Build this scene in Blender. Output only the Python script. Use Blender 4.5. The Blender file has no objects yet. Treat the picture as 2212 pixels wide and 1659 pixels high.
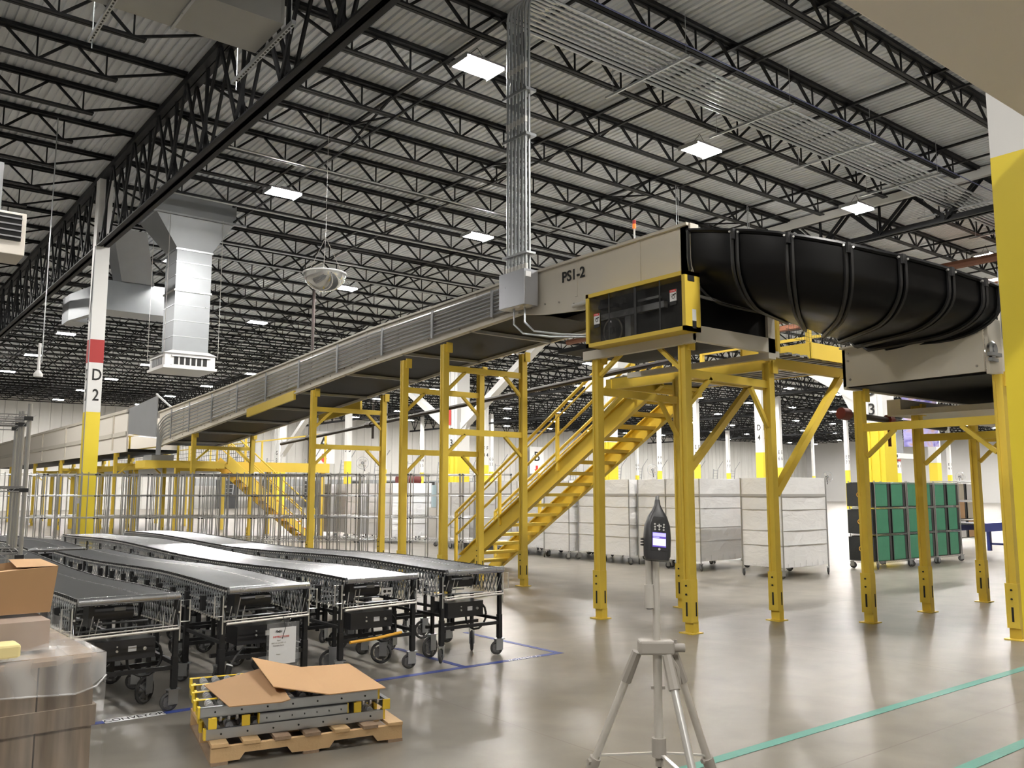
EXPO = 0.35
import bpy, math, random
from mathutils import Vector, Matrix
random.seed(7)
R = random.random
S = bpy.context.scene
COL = S.collection
V = Vector

# ------------------------------------------------------------------ materials
def mat(name, col, rough=.5, metal=0., var=0., vscale=3., bump=0., bscale=40., coat=0., emit=None, estr=0., alpha=1., trans=0., rvar=0., spec=.5):
    m = bpy.data.materials.new(name); m.use_nodes = True
    nt = m.node_tree; n = nt.nodes; l = nt.links
    b = n['Principled BSDF']
    b.inputs['Base Color'].default_value = (*col, 1)
    b.inputs['Roughness'].default_value = rough
    b.inputs['Metallic'].default_value = metal
    b.inputs['Coat Weight'].default_value = coat; b.inputs['Specular IOR Level'].default_value = spec
    b.inputs['Alpha'].default_value = alpha
    b.inputs['Transmission Weight'].default_value = trans
    tc = n.new('ShaderNodeTexCoord')
    if var or rvar:
        ns = n.new('ShaderNodeTexNoise'); ns.inputs['Scale'].default_value = vscale; ns.inputs['Detail'].default_value = 5
        l.new(tc.outputs['Object'], ns.inputs['Vector'])
        if var:
            r = n.new('ShaderNodeMix'); r.data_type = 'RGBA'
            a = tuple(max(0, c * (1 - var)) for c in col); d = tuple(min(1, c * (1 + var)) for c in col)
            r.inputs[6].default_value = (*a, 1); r.inputs[7].default_value = (*d, 1)
            l.new(ns.outputs['Fac'], r.inputs[0]); l.new(r.outputs[2], b.inputs['Base Color'])
        if rvar:
            mr = n.new('ShaderNodeMapRange'); mr.inputs[3].default_value = max(.02, rough - rvar); mr.inputs[4].default_value = rough + rvar
            l.new(ns.outputs['Fac'], mr.inputs[0]); l.new(mr.outputs[0], b.inputs['Roughness'])
    if bump:
        ns = n.new('ShaderNodeTexNoise'); ns.inputs['Scale'].default_value = bscale; ns.inputs['Detail'].default_value = 3
        l.new(tc.outputs['Object'], ns.inputs['Vector'])
        bp = n.new('ShaderNodeBump'); bp.inputs['Strength'].default_value = bump; bp.inputs['Distance'].default_value = .02
        l.new(ns.outputs['Fac'], bp.inputs['Height']); l.new(bp.outputs[0], b.inputs['Normal'])
    if emit:
        b.inputs['Emission Color'].default_value = (*emit, 1); b.inputs['Emission Strength'].default_value = estr
    return m

YEL = mat('yellow_paint', (.8, .58, .075), .45, var=.06, vscale=2, bump=.05)
YEL2 = mat('yellow_column_paint', (.86, .68, .05), .4, var=.05, vscale=1.5)
YCAP = mat('yellow_cap', (.85, .6, .05), .45)
BLK = mat('black_steel', (.012, .012, .013), .5, var=.2)
JST = mat('black_joist_paint', (.009, .0095, .011), .6, var=.2, vscale=2, spec=.25)
BLKP = mat('black_poly', (.0045, .0045, .005), .34, rvar=.1, vscale=2.5, spec=.2)
RUB = mat('grey_rubber', (.06, .06, .06), .7)
RUBC = mat('grey_wheel_core', (.16, .16, .165), .55)
GALV = mat('galvanised_steel', (.5, .52, .54), .32, .9, var=.12, vscale=6, rvar=.1)
CHR = mat('chrome_wire', (.45, .45, .45), .3, .8)
ZINC = mat('zinc_roller', (.5, .51, .53), .25, .92, var=.08, vscale=14, rvar=.07)
CREAM = mat('cream_enamel', (.7, .655, .57), .42, var=.03, vscale=1.2)
CREAM2 = mat('cream_enamel_warm', (.88, .83, .75), .5)
GREYE = mat('grey_enamel', (.33, .34, .35), .42, .2, var=.06, vscale=2)
BELT = mat('black_belt', (.008, .008, .0075), .6, var=.2, vscale=1, spec=.2)
WHT = mat('white_paint', (.78, .78, .77), .5, var=.02)
WHTP = mat('white_plastic', (.8, .8, .8), .4)
BLACKINK = mat('black_ink', (.01, .01, .01), .6)
REDP = mat('red_paint', (.42, .03, .03), .5)
REDS = mat('red_sign', (.7, .04, .035), .5)
CONC = None
TEALT = mat('teal_tape', (.1, .3, .25), .45, var=.2, vscale=4, bump=.05)
BLUET = mat('blue_tape', (.035, .06, .26), .5, var=.3, vscale=5)
WOOD = mat('pale_wood', (.62, .42, .22), .7, var=.15, vscale=5, bump=.1, bscale=60)
WOODD = mat('weathered_wood', (.3, .21, .14), .75, var=.25, vscale=9, bump=.15, bscale=70)
CARD = mat('cardboard', (.56, .34, .17), .8, var=.05, vscale=2, bump=.03, bscale=120)
CARD2 = mat('cardboard_brown', (.4, .24, .12), .8, var=.06, vscale=2)
GREEN = mat('green_fabric', (.035, .2, .11), .65, var=.15, vscale=5, bump=.2, bscale=8, coat=.3)
BLKF = mat('black_fabric', (.012, .014, .014), .5, bump=.3, bscale=12, coat=.4)
GRYF = mat('pale_fabric', (.55, .53, .5), .7, var=.05)
KHAK = mat('khaki_fabric', (.42, .37, .28), .7, var=.08)
STRAP = mat('yellow_strap', (.85, .45, .05), .6)
BLUE = mat('blue_frame', (.02, .035, .2), .4)
DKRED = mat('dark_red_iron', (.12, .015, .015), .5)
PIPE = mat('black_pipe', (.02, .013, .012), .5)
FOAM = mat('yellow_foam', (.8, .68, .33), .8)
ALU = mat('champagne_aluminium', (.68, .65, .6), .4, .5)
ALUW = mat('bright_aluminium', (.78, .77, .74), .3, .7)
PLG = mat('warm_grey_plastic', (.34, .315, .28), .5)
DKPL = mat('charcoal_plastic', (.03, .03, .032), .38)
LENS = mat('lamp_lens', (1, 1, 1), .5, emit=(1, .965, .91), estr=330)
SCR = mat('lcd_screen', (.1, .1, .3), .3, emit=(.55, .5, 1.), estr=.95)
SCR2 = mat('lcd_screen_dark', (.05, .03, .2), .3, emit=(.13, .08, .45), estr=.7)
AMB = mat('amber_lens', (.8, .2, .03), .3, emit=(1, .2, .03), estr=.6)

def film_mat(name, a, rough=.12, col=(.95, .95, .95)):
    m = bpy.data.materials.new(name); m.use_nodes = True
    nt = m.node_tree; n = nt.nodes; l = nt.links; n.clear()
    o = n.new('ShaderNodeOutputMaterial'); t = n.new('ShaderNodeBsdfTransparent'); g = n.new('ShaderNodeBsdfPrincipled')
    g.inputs['Base Color'].default_value = (*col, 1); g.inputs['Roughness'].default_value = rough
    mx = n.new('ShaderNodeMixShader'); tc = n.new('ShaderNodeTexCoord')
    w = n.new('ShaderNodeTexWave'); w.inputs['Scale'].default_value = 1.7; w.inputs['Distortion'].default_value = 9; w.inputs['Detail'].default_value = 3
    l.new(tc.outputs['Object'], w.inputs['Vector'])
    mr = n.new('ShaderNodeMapRange'); mr.inputs[3].default_value = a * .55; mr.inputs[4].default_value = a * 1.5
    l.new(w.outputs['Fac'], mr.inputs[0]); l.new(mr.outputs[0], mx.inputs[0])
    bp = n.new('ShaderNodeBump'); bp.inputs['Strength'].default_value = .5; bp.inputs['Distance'].default_value = .02
    l.new(w.outputs['Fac'], bp.inputs['Height']); l.new(bp.outputs[0], g.inputs['Normal'])
    l.new(t.outputs[0], mx.inputs[1]); l.new(g.outputs[0], mx.inputs[2]); l.new(mx.outputs[0], o.inputs[0])
    return m
FILM = film_mat('stretch_film', .07); FILMT = film_mat('crumpled_film', .24)
NETM = film_mat('clear_guard', .15, .2, (.3, .3, .3))

def wrap_mat():
    m = mat('wrapped_white_cover', (.85, .85, .86), .34, coat=.4)
    nt = m.node_tree; n = nt.nodes; l = nt.links; b = n['Principled BSDF']
    tc = n.new('ShaderNodeTexCoord'); mp = n.new('ShaderNodeMapping'); mp.inputs['Scale'].default_value = (1, 1, 2.2)
    l.new(tc.outputs['Object'], mp.inputs[0])
    ns = n.new('ShaderNodeTexNoise'); ns.inputs['Scale'].default_value = 2.2; ns.inputs['Detail'].default_value = 6; ns.inputs['Distortion'].default_value = 1.5
    l.new(mp.outputs[0], ns.inputs['Vector'])
    bp = n.new('ShaderNodeBump'); bp.inputs['Strength'].default_value = .6; bp.inputs['Distance'].default_value = .03
    l.new(ns.outputs['Fac'], bp.inputs['Height']); l.new(bp.outputs[0], b.inputs['Normal'])
    return m
WRAP = wrap_mat()
BAND = mat('grey_band', (.4, .39, .38), .5)

def floor_mat():
    m = bpy.data.materials.new('polished_concrete'); m.use_nodes = True
    nt = m.node_tree; n = nt.nodes; l = nt.links; b = n['Principled BSDF']
    tc = n.new('ShaderNodeTexCoord')
    def noise(s, d=6, dist=0.):
        x = n.new('ShaderNodeTexNoise'); x.inputs['Scale'].default_value = s; x.inputs['Detail'].default_value = d; x.inputs['Distortion'].default_value = dist
        l.new(tc.outputs['Object'], x.inputs['Vector']); return x
    n1 = noise(.28, 5, .6); n2 = noise(2.2, 8, .4); n3 = noise(1.3, 3)
    r = n.new('ShaderNodeValToRGB'); e = r.color_ramp.elements
    e[0].position = .3; e[0].color = (.135, .124, .106, 1); e[1].position = .7; e[1].color = (.265, .243, .208, 1)
    mm = n.new('ShaderNodeMath'); mm.operation = 'MULTIPLY_ADD'; mm.inputs[1].default_value = .45
    m3 = n.new('ShaderNodeMath'); m3.operation = 'MULTIPLY'; m3.inputs[1].default_value = .55
    l.new(n2.outputs['Fac'], m3.inputs[0]); l.new(n1.outputs['Fac'], mm.inputs[0]); l.new(m3.outputs[0], mm.inputs[2]); l.new(mm.outputs[0], r.inputs[0])
    # scattered pale scuffs
    r2 = n.new('ShaderNodeValToRGB'); q = r2.color_ramp.elements; q[0].position = .74; q[0].color = (0, 0, 0, 1); q[1].position = .79; q[1].color = (1, 1, 1, 1)
    l.new(n3.outputs['Fac'], r2.inputs[0])
    # saw-cut joints every 3.8 m
    sx = n.new('ShaderNodeSeparateXYZ'); l.new(tc.outputs['Object'], sx.inputs[0])
    js = []
    for a, off in (('X', .4), ('Y', 1.3)):
        ad = n.new('ShaderNodeMath'); ad.operation = 'ADD'; ad.inputs[1].default_value = off; l.new(sx.outputs[a], ad.inputs[0])
        pp = n.new('ShaderNodeMath'); pp.operation = 'PINGPONG'; pp.inputs[1].default_value = 2.2; l.new(ad.outputs[0], pp.inputs[0])
        lt = n.new('ShaderNodeMath'); lt.operation = 'LESS_THAN'; lt.inputs[1].default_value = .006; l.new(pp.outputs[0], lt.inputs[0]); js.append(lt)
    mx = n.new('ShaderNodeMath'); mx.operation = 'MAXIMUM'; l.new(js[0].outputs[0], mx.inputs[0]); l.new(js[1].outputs[0], mx.inputs[1])
    c1 = n.new('ShaderNodeMix'); c1.data_type = 'RGBA'; c1.inputs[7].default_value = (.36, .335, .29, 1)
    sc = n.new('ShaderNodeMath'); sc.operation = 'MULTIPLY'; sc.inputs[1].default_value = .5; l.new(r2.outputs[0], sc.inputs[0])
    l.new(sc.outputs[0], c1.inputs[0]); l.new(r.outputs[0], c1.inputs[6])
    c2 = n.new('ShaderNodeMix'); c2.data_type = 'RGBA'; c2.inputs[7].default_value = (.14, .12, .1, 1)
    l.new(mx.outputs[0], c2.inputs[0]); l.new(c1.outputs[2], c2.inputs[6]); l.new(c2.outputs[2], b.inputs['Base Color'])
    mr = n.new('ShaderNodeMapRange'); mr.inputs[1].default_value = .15; mr.inputs[2].default_value = .85; mr.inputs[3].default_value = .27; mr.inputs[4].default_value = .37
    l.new(n1.outputs['Fac'], mr.inputs[0]); l.new(mr.outputs[0], b.inputs['Roughness'])
    b.inputs['Specular IOR Level'].default_value = .6
    return m
CONC = floor_mat()

def wall_mat():
    m = mat('wall_panel_paint', (.62, .61, .59), .6)
    nt = m.node_tree; n = nt.nodes; l = nt.links; b = n['Principled BSDF']
    tc = n.new('ShaderNodeTexCoord'); ns = n.new('ShaderNodeTexNoise'); ns.inputs['Scale'].default_value = .4
    mp = n.new('ShaderNodeMapping'); mp.inputs['Scale'].default_value = (2.5, 2.5, .15)
    l.new(tc.outputs['Object'], mp.inputs[0]); l.new(mp.outputs[0], ns.inputs['Vector'])
    r = n.new('ShaderNodeValToRGB'); r.color_ramp.elements[0].color = (.5, .49, .47, 1); r.color_ramp.elements[1].color = (.74, .73, .7, 1)
    l.new(ns.outputs['Fac'], r.inputs[0]); l.new(r.outputs[0], b.inputs['Base Color'])
    return m
WALLM = wall_mat()
DECKM = mat('deck_white_coating', (.72, .75, .79), .6, .0, var=.12, vscale=1.5)
CRATE = mat('weathered_board', (.25, .18, .12), .7)
def crate_mat():
    m = CRATE; nt = m.node_tree; n = nt.nodes; l = nt.links; b = n['Principled BSDF']
    tc = n.new('ShaderNodeTexCoord'); mp = n.new('ShaderNodeMapping'); mp.inputs['Scale'].default_value = (9, 9, .7)
    ns = n.new('ShaderNodeTexNoise'); ns.inputs['Scale'].default_value = 2; ns.inputs['Detail'].default_value = 8
    l.new(tc.outputs['Object'], mp.inputs[0]); l.new(mp.outputs[0], ns.inputs['Vector'])
    r = n.new('ShaderNodeValToRGB'); r.color_ramp.elements[0].position = .3; r.color_ramp.elements[0].color = (.09, .065, .045, 1); r.color_ramp.elements[1].position = .7; r.color_ramp.elements[1].color = (.3, .23, .165, 1)
    l.new(ns.outputs['Fac'], r.inputs[0]); l.new(r.outputs[0], b.inputs['Base Color'])
crate_mat()
MURAL = mat('printed_banner', (.3, .25, .5), .6)
def mural():
    nt = MURAL.node_tree; n = nt.nodes; l = nt.links; b = n['Principled BSDF']
    tc = n.new('ShaderNodeTexCoord'); ns = n.new('ShaderNodeTexNoise'); ns.inputs['Scale'].default_value = .9; ns.inputs['Distortion'].default_value = 2
    l.new(tc.outputs['Object'], ns.inputs['Vector'])
    r = n.new('ShaderNodeValToRGB'); e = r.color_ramp.elements; e[0].position = .3; e[0].color = (.1, .08, .35, 1); e[1].position = .7; e[1].color = (.45, .28, .2, 1)
    x = e.new(.5); x.color = (.35, .33, .6, 1)
    l.new(ns.outputs['Fac'], r.inputs[0]); l.new(r.outputs[0], b.inputs['Base Color'])
mural()

# ------------------------------------------------------------------ mesh builder
def root_off(p):
    o = V((0,0,0))
    while p is not None: o = o + p.location; p = p.parent
    return o
class M:
    def __init__(s): s.v = []; s.f = []
    def add(s, vs, fs):
        b = len(s.v); s.v += [tuple(x) for x in vs]; s.f += [tuple(b + i for i in f) for f in fs]; return s
    def box(s, x0, y0, z0, x1, y1, z1):
        return s.add([(x0,y0,z0),(x1,y0,z0),(x1,y1,z0),(x0,y1,z0),(x0,y0,z1),(x1,y0,z1),(x1,y1,z1),(x0,y1,z1)],
                     [(0,3,2,1),(4,5,6,7),(0,1,5,4),(1,2,6,5),(2,3,7,6),(3,0,4,7)])
    def cb(s, c, w, d, h): return s.box(c[0]-w/2, c[1]-d/2, c[2]-h/2, c[0]+w/2, c[1]+d/2, c[2]+h/2)
    def bar(s, p, q, w, h=None, up=(0,0,1)):
        h = h or w; p = V(p); q = V(q); d = (q-p).normalized(); up = V(up)
        if abs(d.dot(up)) > .98: up = V((0,1,0)) if abs(d.y) < .9 else V((1,0,0))
        a = d.cross(up).normalized(); b = a.cross(d).normalized(); vs = []
        for e in (p, q):
            for i, j in ((-1,-1),(1,-1),(1,1),(-1,1)): vs.append(e + a*(w/2*i) + b*(h/2*j))
        return s.add(vs, [(0,3,2,1),(4,5,6,7),(0,1,5,4),(1,2,6,5),(2,3,7,6),(3,0,4,7)])
    def tube(s, pts, r, n=6, cap=True, closed=False):
        pts = [V(p) for p in pts]; rings = []; L = len(pts); ref = None
        for i, p in enumerate(pts):
            if closed: t = (pts[(i+1) % L]-pts[i-1]).normalized()
            else: t = (pts[min(i+1, L-1)]-pts[max(i-1, 0)]).normalized()
            if ref is None: ref = V((0,0,1)) if abs(t.z) < .9 else V((1,0,0))
            a = t.cross(ref).normalized(); b = a.cross(t).normalized(); ref = b
            rr = r[i] if isinstance(r, (list, tuple)) else r
            rings.append([p + (a*math.cos(2*math.pi*k/n) + b*math.sin(2*math.pi*k/n))*rr for k in range(n)])
        vs = [v for g in rings for v in g]; fs = []
        for i in range(L if closed else L-1):
            j = (i+1) % L
            for k in range(n): fs.append((i*n+k, i*n+(k+1) % n, j*n+(k+1) % n, j*n+k))
        if cap and not closed: fs += [tuple(range(n))[::-1], tuple((L-1)*n+k for k in range(n))]
        return s.add(vs, fs)
    def poly(s, pts, d):      # planar outline extruded by vector d
        n = len(pts); d = V(d); vs = [V(p) for p in pts] + [V(p)+d for p in pts]
        return s.add(vs, [tuple(range(n))[::-1], tuple(range(n, 2*n))] + [(i, (i+1) % n, n+(i+1) % n, n+i) for i in range(n)])
    def quad(s, a, b, c, d): return s.add([a, b, c, d], [(0,1,2,3)])
    def disc(s, c, ax, r, h, n=16):
        c = V(c); ax = V(ax).normalized(); return s.tube([c-ax*h/2, c+ax*h/2], r, n)
    def ring(s, c, ax, r, t, n=20, m=5):
        c = V(c); ax = V(ax).normalized(); u = ax.orthogonal().normalized(); w = ax.cross(u)
        return s.tube([c+(u*math.cos(2*math.pi*k/n)+w*math.sin(2*math.pi*k/n))*r for k in range(n)], t, m, closed=True)
    def rot(s, a, o=(0,0)):
        c, d = math.cos(a), math.sin(a); s.v = [(o[0]+(x-o[0])*c-(y-o[1])*d, o[1]+(x-o[0])*d+(y-o[1])*c, z) for x, y, z in s.v]; return s
    def mesh(s, name, m, smooth=False):
        me = bpy.data.meshes.new(name); me.from_pydata(s.v, [], s.f)
        me.materials.append(m)
        if smooth:
            me.polygons.foreach_set('use_smooth', [True]*len(me.polygons)); me.update()
            try: me.set_sharp_from_angle(angle=.7)
            except Exception: pass
        me.update(); return me
    def build(s, name, m, parent=None, smooth=False, world=False, bevel=0):
        if parent is not None and world:
            o = root_off(parent); s.v = [(x-o[0], y-o[1], z-o[2]) for x, y, z in s.v]
        ob = bpy.data.objects.new(name, s.mesh(name, m, smooth)); COL.objects.link(ob)
        if parent is not None: ob.parent = parent
        if bevel:
            b = ob.modifiers.new('b', 'BEVEL'); b.width = bevel; b.segments = 2; b.limit_method = 'ANGLE'
        return ob

def thing(name, label, cat, loc=(0,0,0), rz=0, group=None):
    o = bpy.data.objects.new(name, None); COL.objects.link(o); o.empty_display_size = .1
    o.location = loc; o.rotation_euler = (0,0,rz); o['label'] = label; o['category'] = cat
    if group: o['group'] = group
    return o
def tag(o, label, cat, group=None, kind=None):
    o['label'] = label; o['category'] = cat
    if group: o['group'] = group
    if kind: o['kind'] = kind
    return o
def struct(o): o['kind'] = 'structure'; return o
def inst(name, me, parent=None, loc=(0,0,0), rot=(0,0,0), sc=None):
    o = bpy.data.objects.new(name, me); COL.objects.link(o); o.location = loc; o.rotation_euler = rot
    if sc: o.scale = sc
    if parent is not None: o.parent = parent
    return o
KIDS = {}
def kids(o):
    return [c for c in COL.objects if c.parent is o]
def dup(src, tree, loc, rz=0, label=None, group=None):
    r = src.copy(); COL.objects.link(r); r.location = loc; r.rotation_euler = (0,0,rz)
    if label: r['label'] = label
    if group: r['group'] = group
    def rec(t, p):
        for o, sub in t:
            c = o.copy(); COL.objects.link(c); c.parent = p; rec(sub, c)
    rec(tree, r); return r
def tree_of(o):
    ch = {}
    for c in COL.objects:
        if c.parent is not None: ch.setdefault(c.parent.name, []).append(c)
    def rec(x): return [(c, rec(c)) for c in ch.get(x.name, [])]
    return rec(o)
def text(name, body, size, m, parent, loc, xdir, ydir, ext=.002, center=True, world=True, squeeze=1., bold=.012):
    cu = bpy.data.curves.new(name, 'FONT'); cu.body = body; cu.size = size; cu.extrude = ext; cu.resolution_u = 3; cu.offset = size*bold
    if center: cu.align_x = 'CENTER'; cu.align_y = 'CENTER'
    t = bpy.data.objects.new('tmp', cu); COL.objects.link(t); bpy.context.view_layer.update()
    me = bpy.data.meshes.new_from_object(t.evaluated_get(bpy.context.evaluated_depsgraph_get()))
    bpy.data.objects.remove(t); me.materials.clear(); me.materials.append(m)
    o = bpy.data.objects.new(name, me); COL.objects.link(o)
    x = V(xdir).normalized(); y = V(ydir).normalized(); z = x.cross(y)
    mw = Matrix(((x.x*squeeze, y.x, z.x, loc[0]), (x.y*squeeze, y.y, z.y, loc[1]), (x.z*squeeze, y.z, z.z, loc[2]), (0,0,0,1)))
    if parent is not None:
        o.parent = parent
        if world: mw = Matrix.Translation(-root_off(parent)) @ mw
    o.matrix_basis = mw
    return o

# ------------------------------------------------------------------ camera
P, YW = .1232, .668
fw = V((math.sin(YW)*math.cos(P), math.cos(YW)*math.cos(P), math.sin(P)))
rt = V((math.cos(YW), -math.sin(YW), 0)); up = rt.cross(fw)
cd = bpy.data.cameras.new('camera'); cam = bpy.data.objects.new('camera', cd); COL.objects.link(cam)
cam.matrix_world = Matrix(((rt.x, up.x, -fw.x, 0), (rt.y, up.y, -fw.y, 0), (rt.z, up.z, -fw.z, 1.65), (0,0,0,1)))
cd.sensor_width = 36; cd.lens = 36*1875/2212; cd.clip_end = 400; cd.clip_start = .05
S.camera = cam
CAMR = (rt.x, rt.y); CAMF = V((math.sin(YW), math.cos(YW), 0))

# ------------------------------------------------------------------ shell
X0, X1, Y0, Y1, ZD = -16, 133, -12, 86.5, 10.1
struct(M().box(X0, Y0, -.2, X1, Y1, 0).build('floor', CONC))
def panel_wall(name, p, q, h, inward):
    m = M(); p = V(p); q = V(q); L = (q-p).length; d = (q-p)/L; nn = V(inward); n = int(L/.9)
    prof = []
    for i in range(n):
        a = i*L/n; w = L/n
        prof += [(a, 0), (a+w*.84, 0), (a+w*.88, -.05), (a+w*.96, -.05)]
    prof.append((L, 0))
    vs = []
    for a, dep in prof:
        b = p + d*a + nn*dep; vs += [(b.x, b.y, 0), (b.x, b.y, h)]
    fs = [(2*i, 2*i+2, 2*i+3, 2*i+1) for i in range(len(prof)-1)]
    m.add(vs, fs)
    b0 = p - nn*.1; b1 = q - nn*.1
    m.add([(b0.x,b0.y,0),(b1.x,b1.y,0),(b1.x,b1.y,h),(b0.x,b0.y,h)], [(0,1,2,3)])
    return struct(m.build(name, WALLM))
panel_wall('wall_back', (X0, Y1, 0), (X1, Y1, 0), ZD, (0,-1,0))
struct(M().box(X1, Y0, 0, X1+.2, Y1, ZD).build('wall_right', mat('smooth_white_wall', (.74, .73, .72), .6, var=.04, vscale=.3)))
panel_wall('wall_left', (X0, Y0, 0), (X0, Y1, 0), ZD, (1,0,0))
struct(M().box(X0, Y0-.2, 0, X1, Y0, ZD).build('wall_front', WALLM))
# corrugated roof deck, flutes along Y
m = M(); vs = []; fs = []; pitch = .152; n = int((X1-X0)/pitch); k = 0
for i in range(n):
    a = X0+i*pitch
    for dx, dz in ((0, 0), (.09, 0), (.105, .038), (.137, .038)):
        vs += [(a+dx, Y0, ZD+dz), (a+dx, Y1, ZD+dz)]
for i in range(len(vs)//2-1): fs.append((2*i, 2*i+1, 2*i+3, 2*i+2))
m.add(vs, fs); m.box(X0, Y0, ZD+.06, X1, Y1, ZD+.2)
struct(m.build('ceiling', DECKM))

# ------------------------------------------------------------------ roof joists
def joist_parts(L, first):
    zb, zt = 9.56, 10.05
    tc = M(); tc.box(0, -.1, zt-.03, L, -.012, zt+.04).box(0, .012, zt-.03, L, .1, zt+.04).box(0, -.014, zt-.05, L, -.006, zt).box(0, .006, zt-.05, L, .014, zt)
    b0, b1 = 1.3, L-1.3
    bc = M(); bc.box(b0, -.06, zb-.03, b1, -.012, zb-.018).box(b0, .012, zb-.03, b1, .06, zb-.018).box(b0, -.02, zb-.03, b1, -.012, zb+.03).box(b0, .012, zb-.03, b1, .02, zb+.03)
    bc.box(b0, -.075, zb-.035, b1, -.01, zb+.0).box(b0, .01, zb-.035, b1, .075, zb+.0)
    w = M(); npn = round((b1-b0-.4)/1.22); st = (b1-b0-.4)/npn
    for i in range(npn+1):
        x = b0+.2+i*st
        w.bar((x, 0, zb), (x, 0, zt), .028)
        for s in (-1, 1):
            xe = x+s*st/2
            if i == 0 and s < 0: xe = .1
            if i == npn and s > 0: xe = L-.1
            w.bar((x+s*.03, 0, zb), (xe-s*.03, 0, zt), .045)
    return tc.mesh('top_chord', JST), bc.mesh('bottom_chord', JST), w.mesh('web', JST)
GX = [-14.6, 5.3, 23.4, 38.6, 51.6, 64.6, 77.6, 90.6, 103.6, 116.6, 129.6]
spans = {}
def joist(x, y, L, label, group):
    if L not in spans: spans[L] = joist_parts(L, None)
    t = thing('roof_joist', label, 'joist', (x, y, 0), 0, group)
    for nm, me in zip(('top_chord', 'bottom_chord', 'web'), spans[L]): inst(nm, me, t)
ys = [7.74+1.905*i for i in range(-5, 42)]
bayname = ['in the bay before the first deep lattice girder', 'in the bay above the inclined conveyor', 'in the bay past the second lattice girder', 'in the third bay towards the smooth white wall', 'in the fourth bay towards the smooth white wall']
for b in range(5):
    x0, x1 = GX[b]+.12, GX[b+1]-.12
    for y in ys:
        if b == 0 and y > 62: continue
        joist(x0, y, round(x1-x0, 2), 'black open-web steel roof joist ' + bayname[b], 'roof joists ' + bayname[b])
m = M()
for b in range(5, 10):
    for y in ys:
        if y < 30: continue
        m.box(GX[b], y-.1, 9.98, GX[b+1], y+.1, 10.08).box(GX[b]+.5, y-.08, 9.5, GX[b+1]-.5, y+.08, 9.58)
        x = GX[b]+.5
        while x < GX[b+1]-1.3:
            m.bar((x, y, 9.56), (x+.61, y, 10.03), .05).bar((x+.61, y, 10.03), (x+1.22, y, 9.56), .05); x += 1.22
tag(m.build('distant_roof_joists', JST), 'black roof joists far off against the far end of the hall', 'joist', kind='stuff')
# bridging bars along Y
for x in (-9, -3, 1.6, 8.9, 12.9, 16.9, 20.9, 29, 34, 42, 47):
    o = M().bar((x, -1.5, 9.98), (x, 85.5, 9.98), .07, .05).bar((x+.03, -1.5, 9.52), (x+.03, 85.5, 9.52), .05, .04)
    for k in range(0, 40, 6):
        y = ys[3]+1.905*k; 
        if y < 84: o.bar((x, y, 9.56), (x, y+1.9, 10.0), .04).bar((x, y, 10.0), (x, y+1.9, 9.56), .04)
    tag(o.build('joist_bridging', JST), 'black bridging bar crossing under the roof joists', 'bridging bar', 'bridging bars across the joists')
# joist girders along Y
def girder(x, ya, yb, zb, label, fine=True):
    t = thing('lattice_girder', label, 'girder', (x, ya, zb)); L = yb-ya
    M().box(x-.15, ya, 9.86, x-.01, yb, 10.0).box(x+.01, ya, 9.86, x+.15, yb, 10.0).build('top_chord', JST, t, world=True)
    M().box(x-.15, ya, zb, x-.02, yb, zb+.03).box(x+.02, ya, zb, x+.15, yb, zb+.03).box(x-.045, ya, zb, x-.02, yb, zb+.17).box(x+.02, ya, zb, x+.045, yb, zb+.17).build('bottom_chord', JST, t, world=True)
    st = 1.905
    k = 0; y = ys[0]
    while y < yb-.5:
        if y > ya:
            w = M()
            for sx in (-.1, .1) if fine else (0,):
                w.bar((x+sx, y, 9.9), (x+sx, y+st/2, zb+.1), .085, .04, (1,0,0)).bar((x+sx, y+st/2, zb+.1), (x+sx, y+st, 9.9), .085, .04, (1,0,0))
            w.bar((x, y+st/2, zb+.1), (x, y+st/2, 9.9), .06).bar((x-.1, y+st/2, zb+.1), (x+.1, y+st/2, zb+.1), .08)
            if k < 60: w.build('web_panel', JST, t, world=True)
        y += st; k += 1
    return t
girder(5.3, -1, 84, 8.02, 'deep black lattice girder over the column marked D 2')
girder(23.4, 6, 84, 8.9, 'black lattice girder over the tall braced columns')
for i, x in enumerate(GX[3:8]): girder(x, 18, 84, 8.3, 'black lattice girder over the %s row of far columns' % ['first', 'second', 'third', 'fourth', 'fifth'][i], False)
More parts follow.
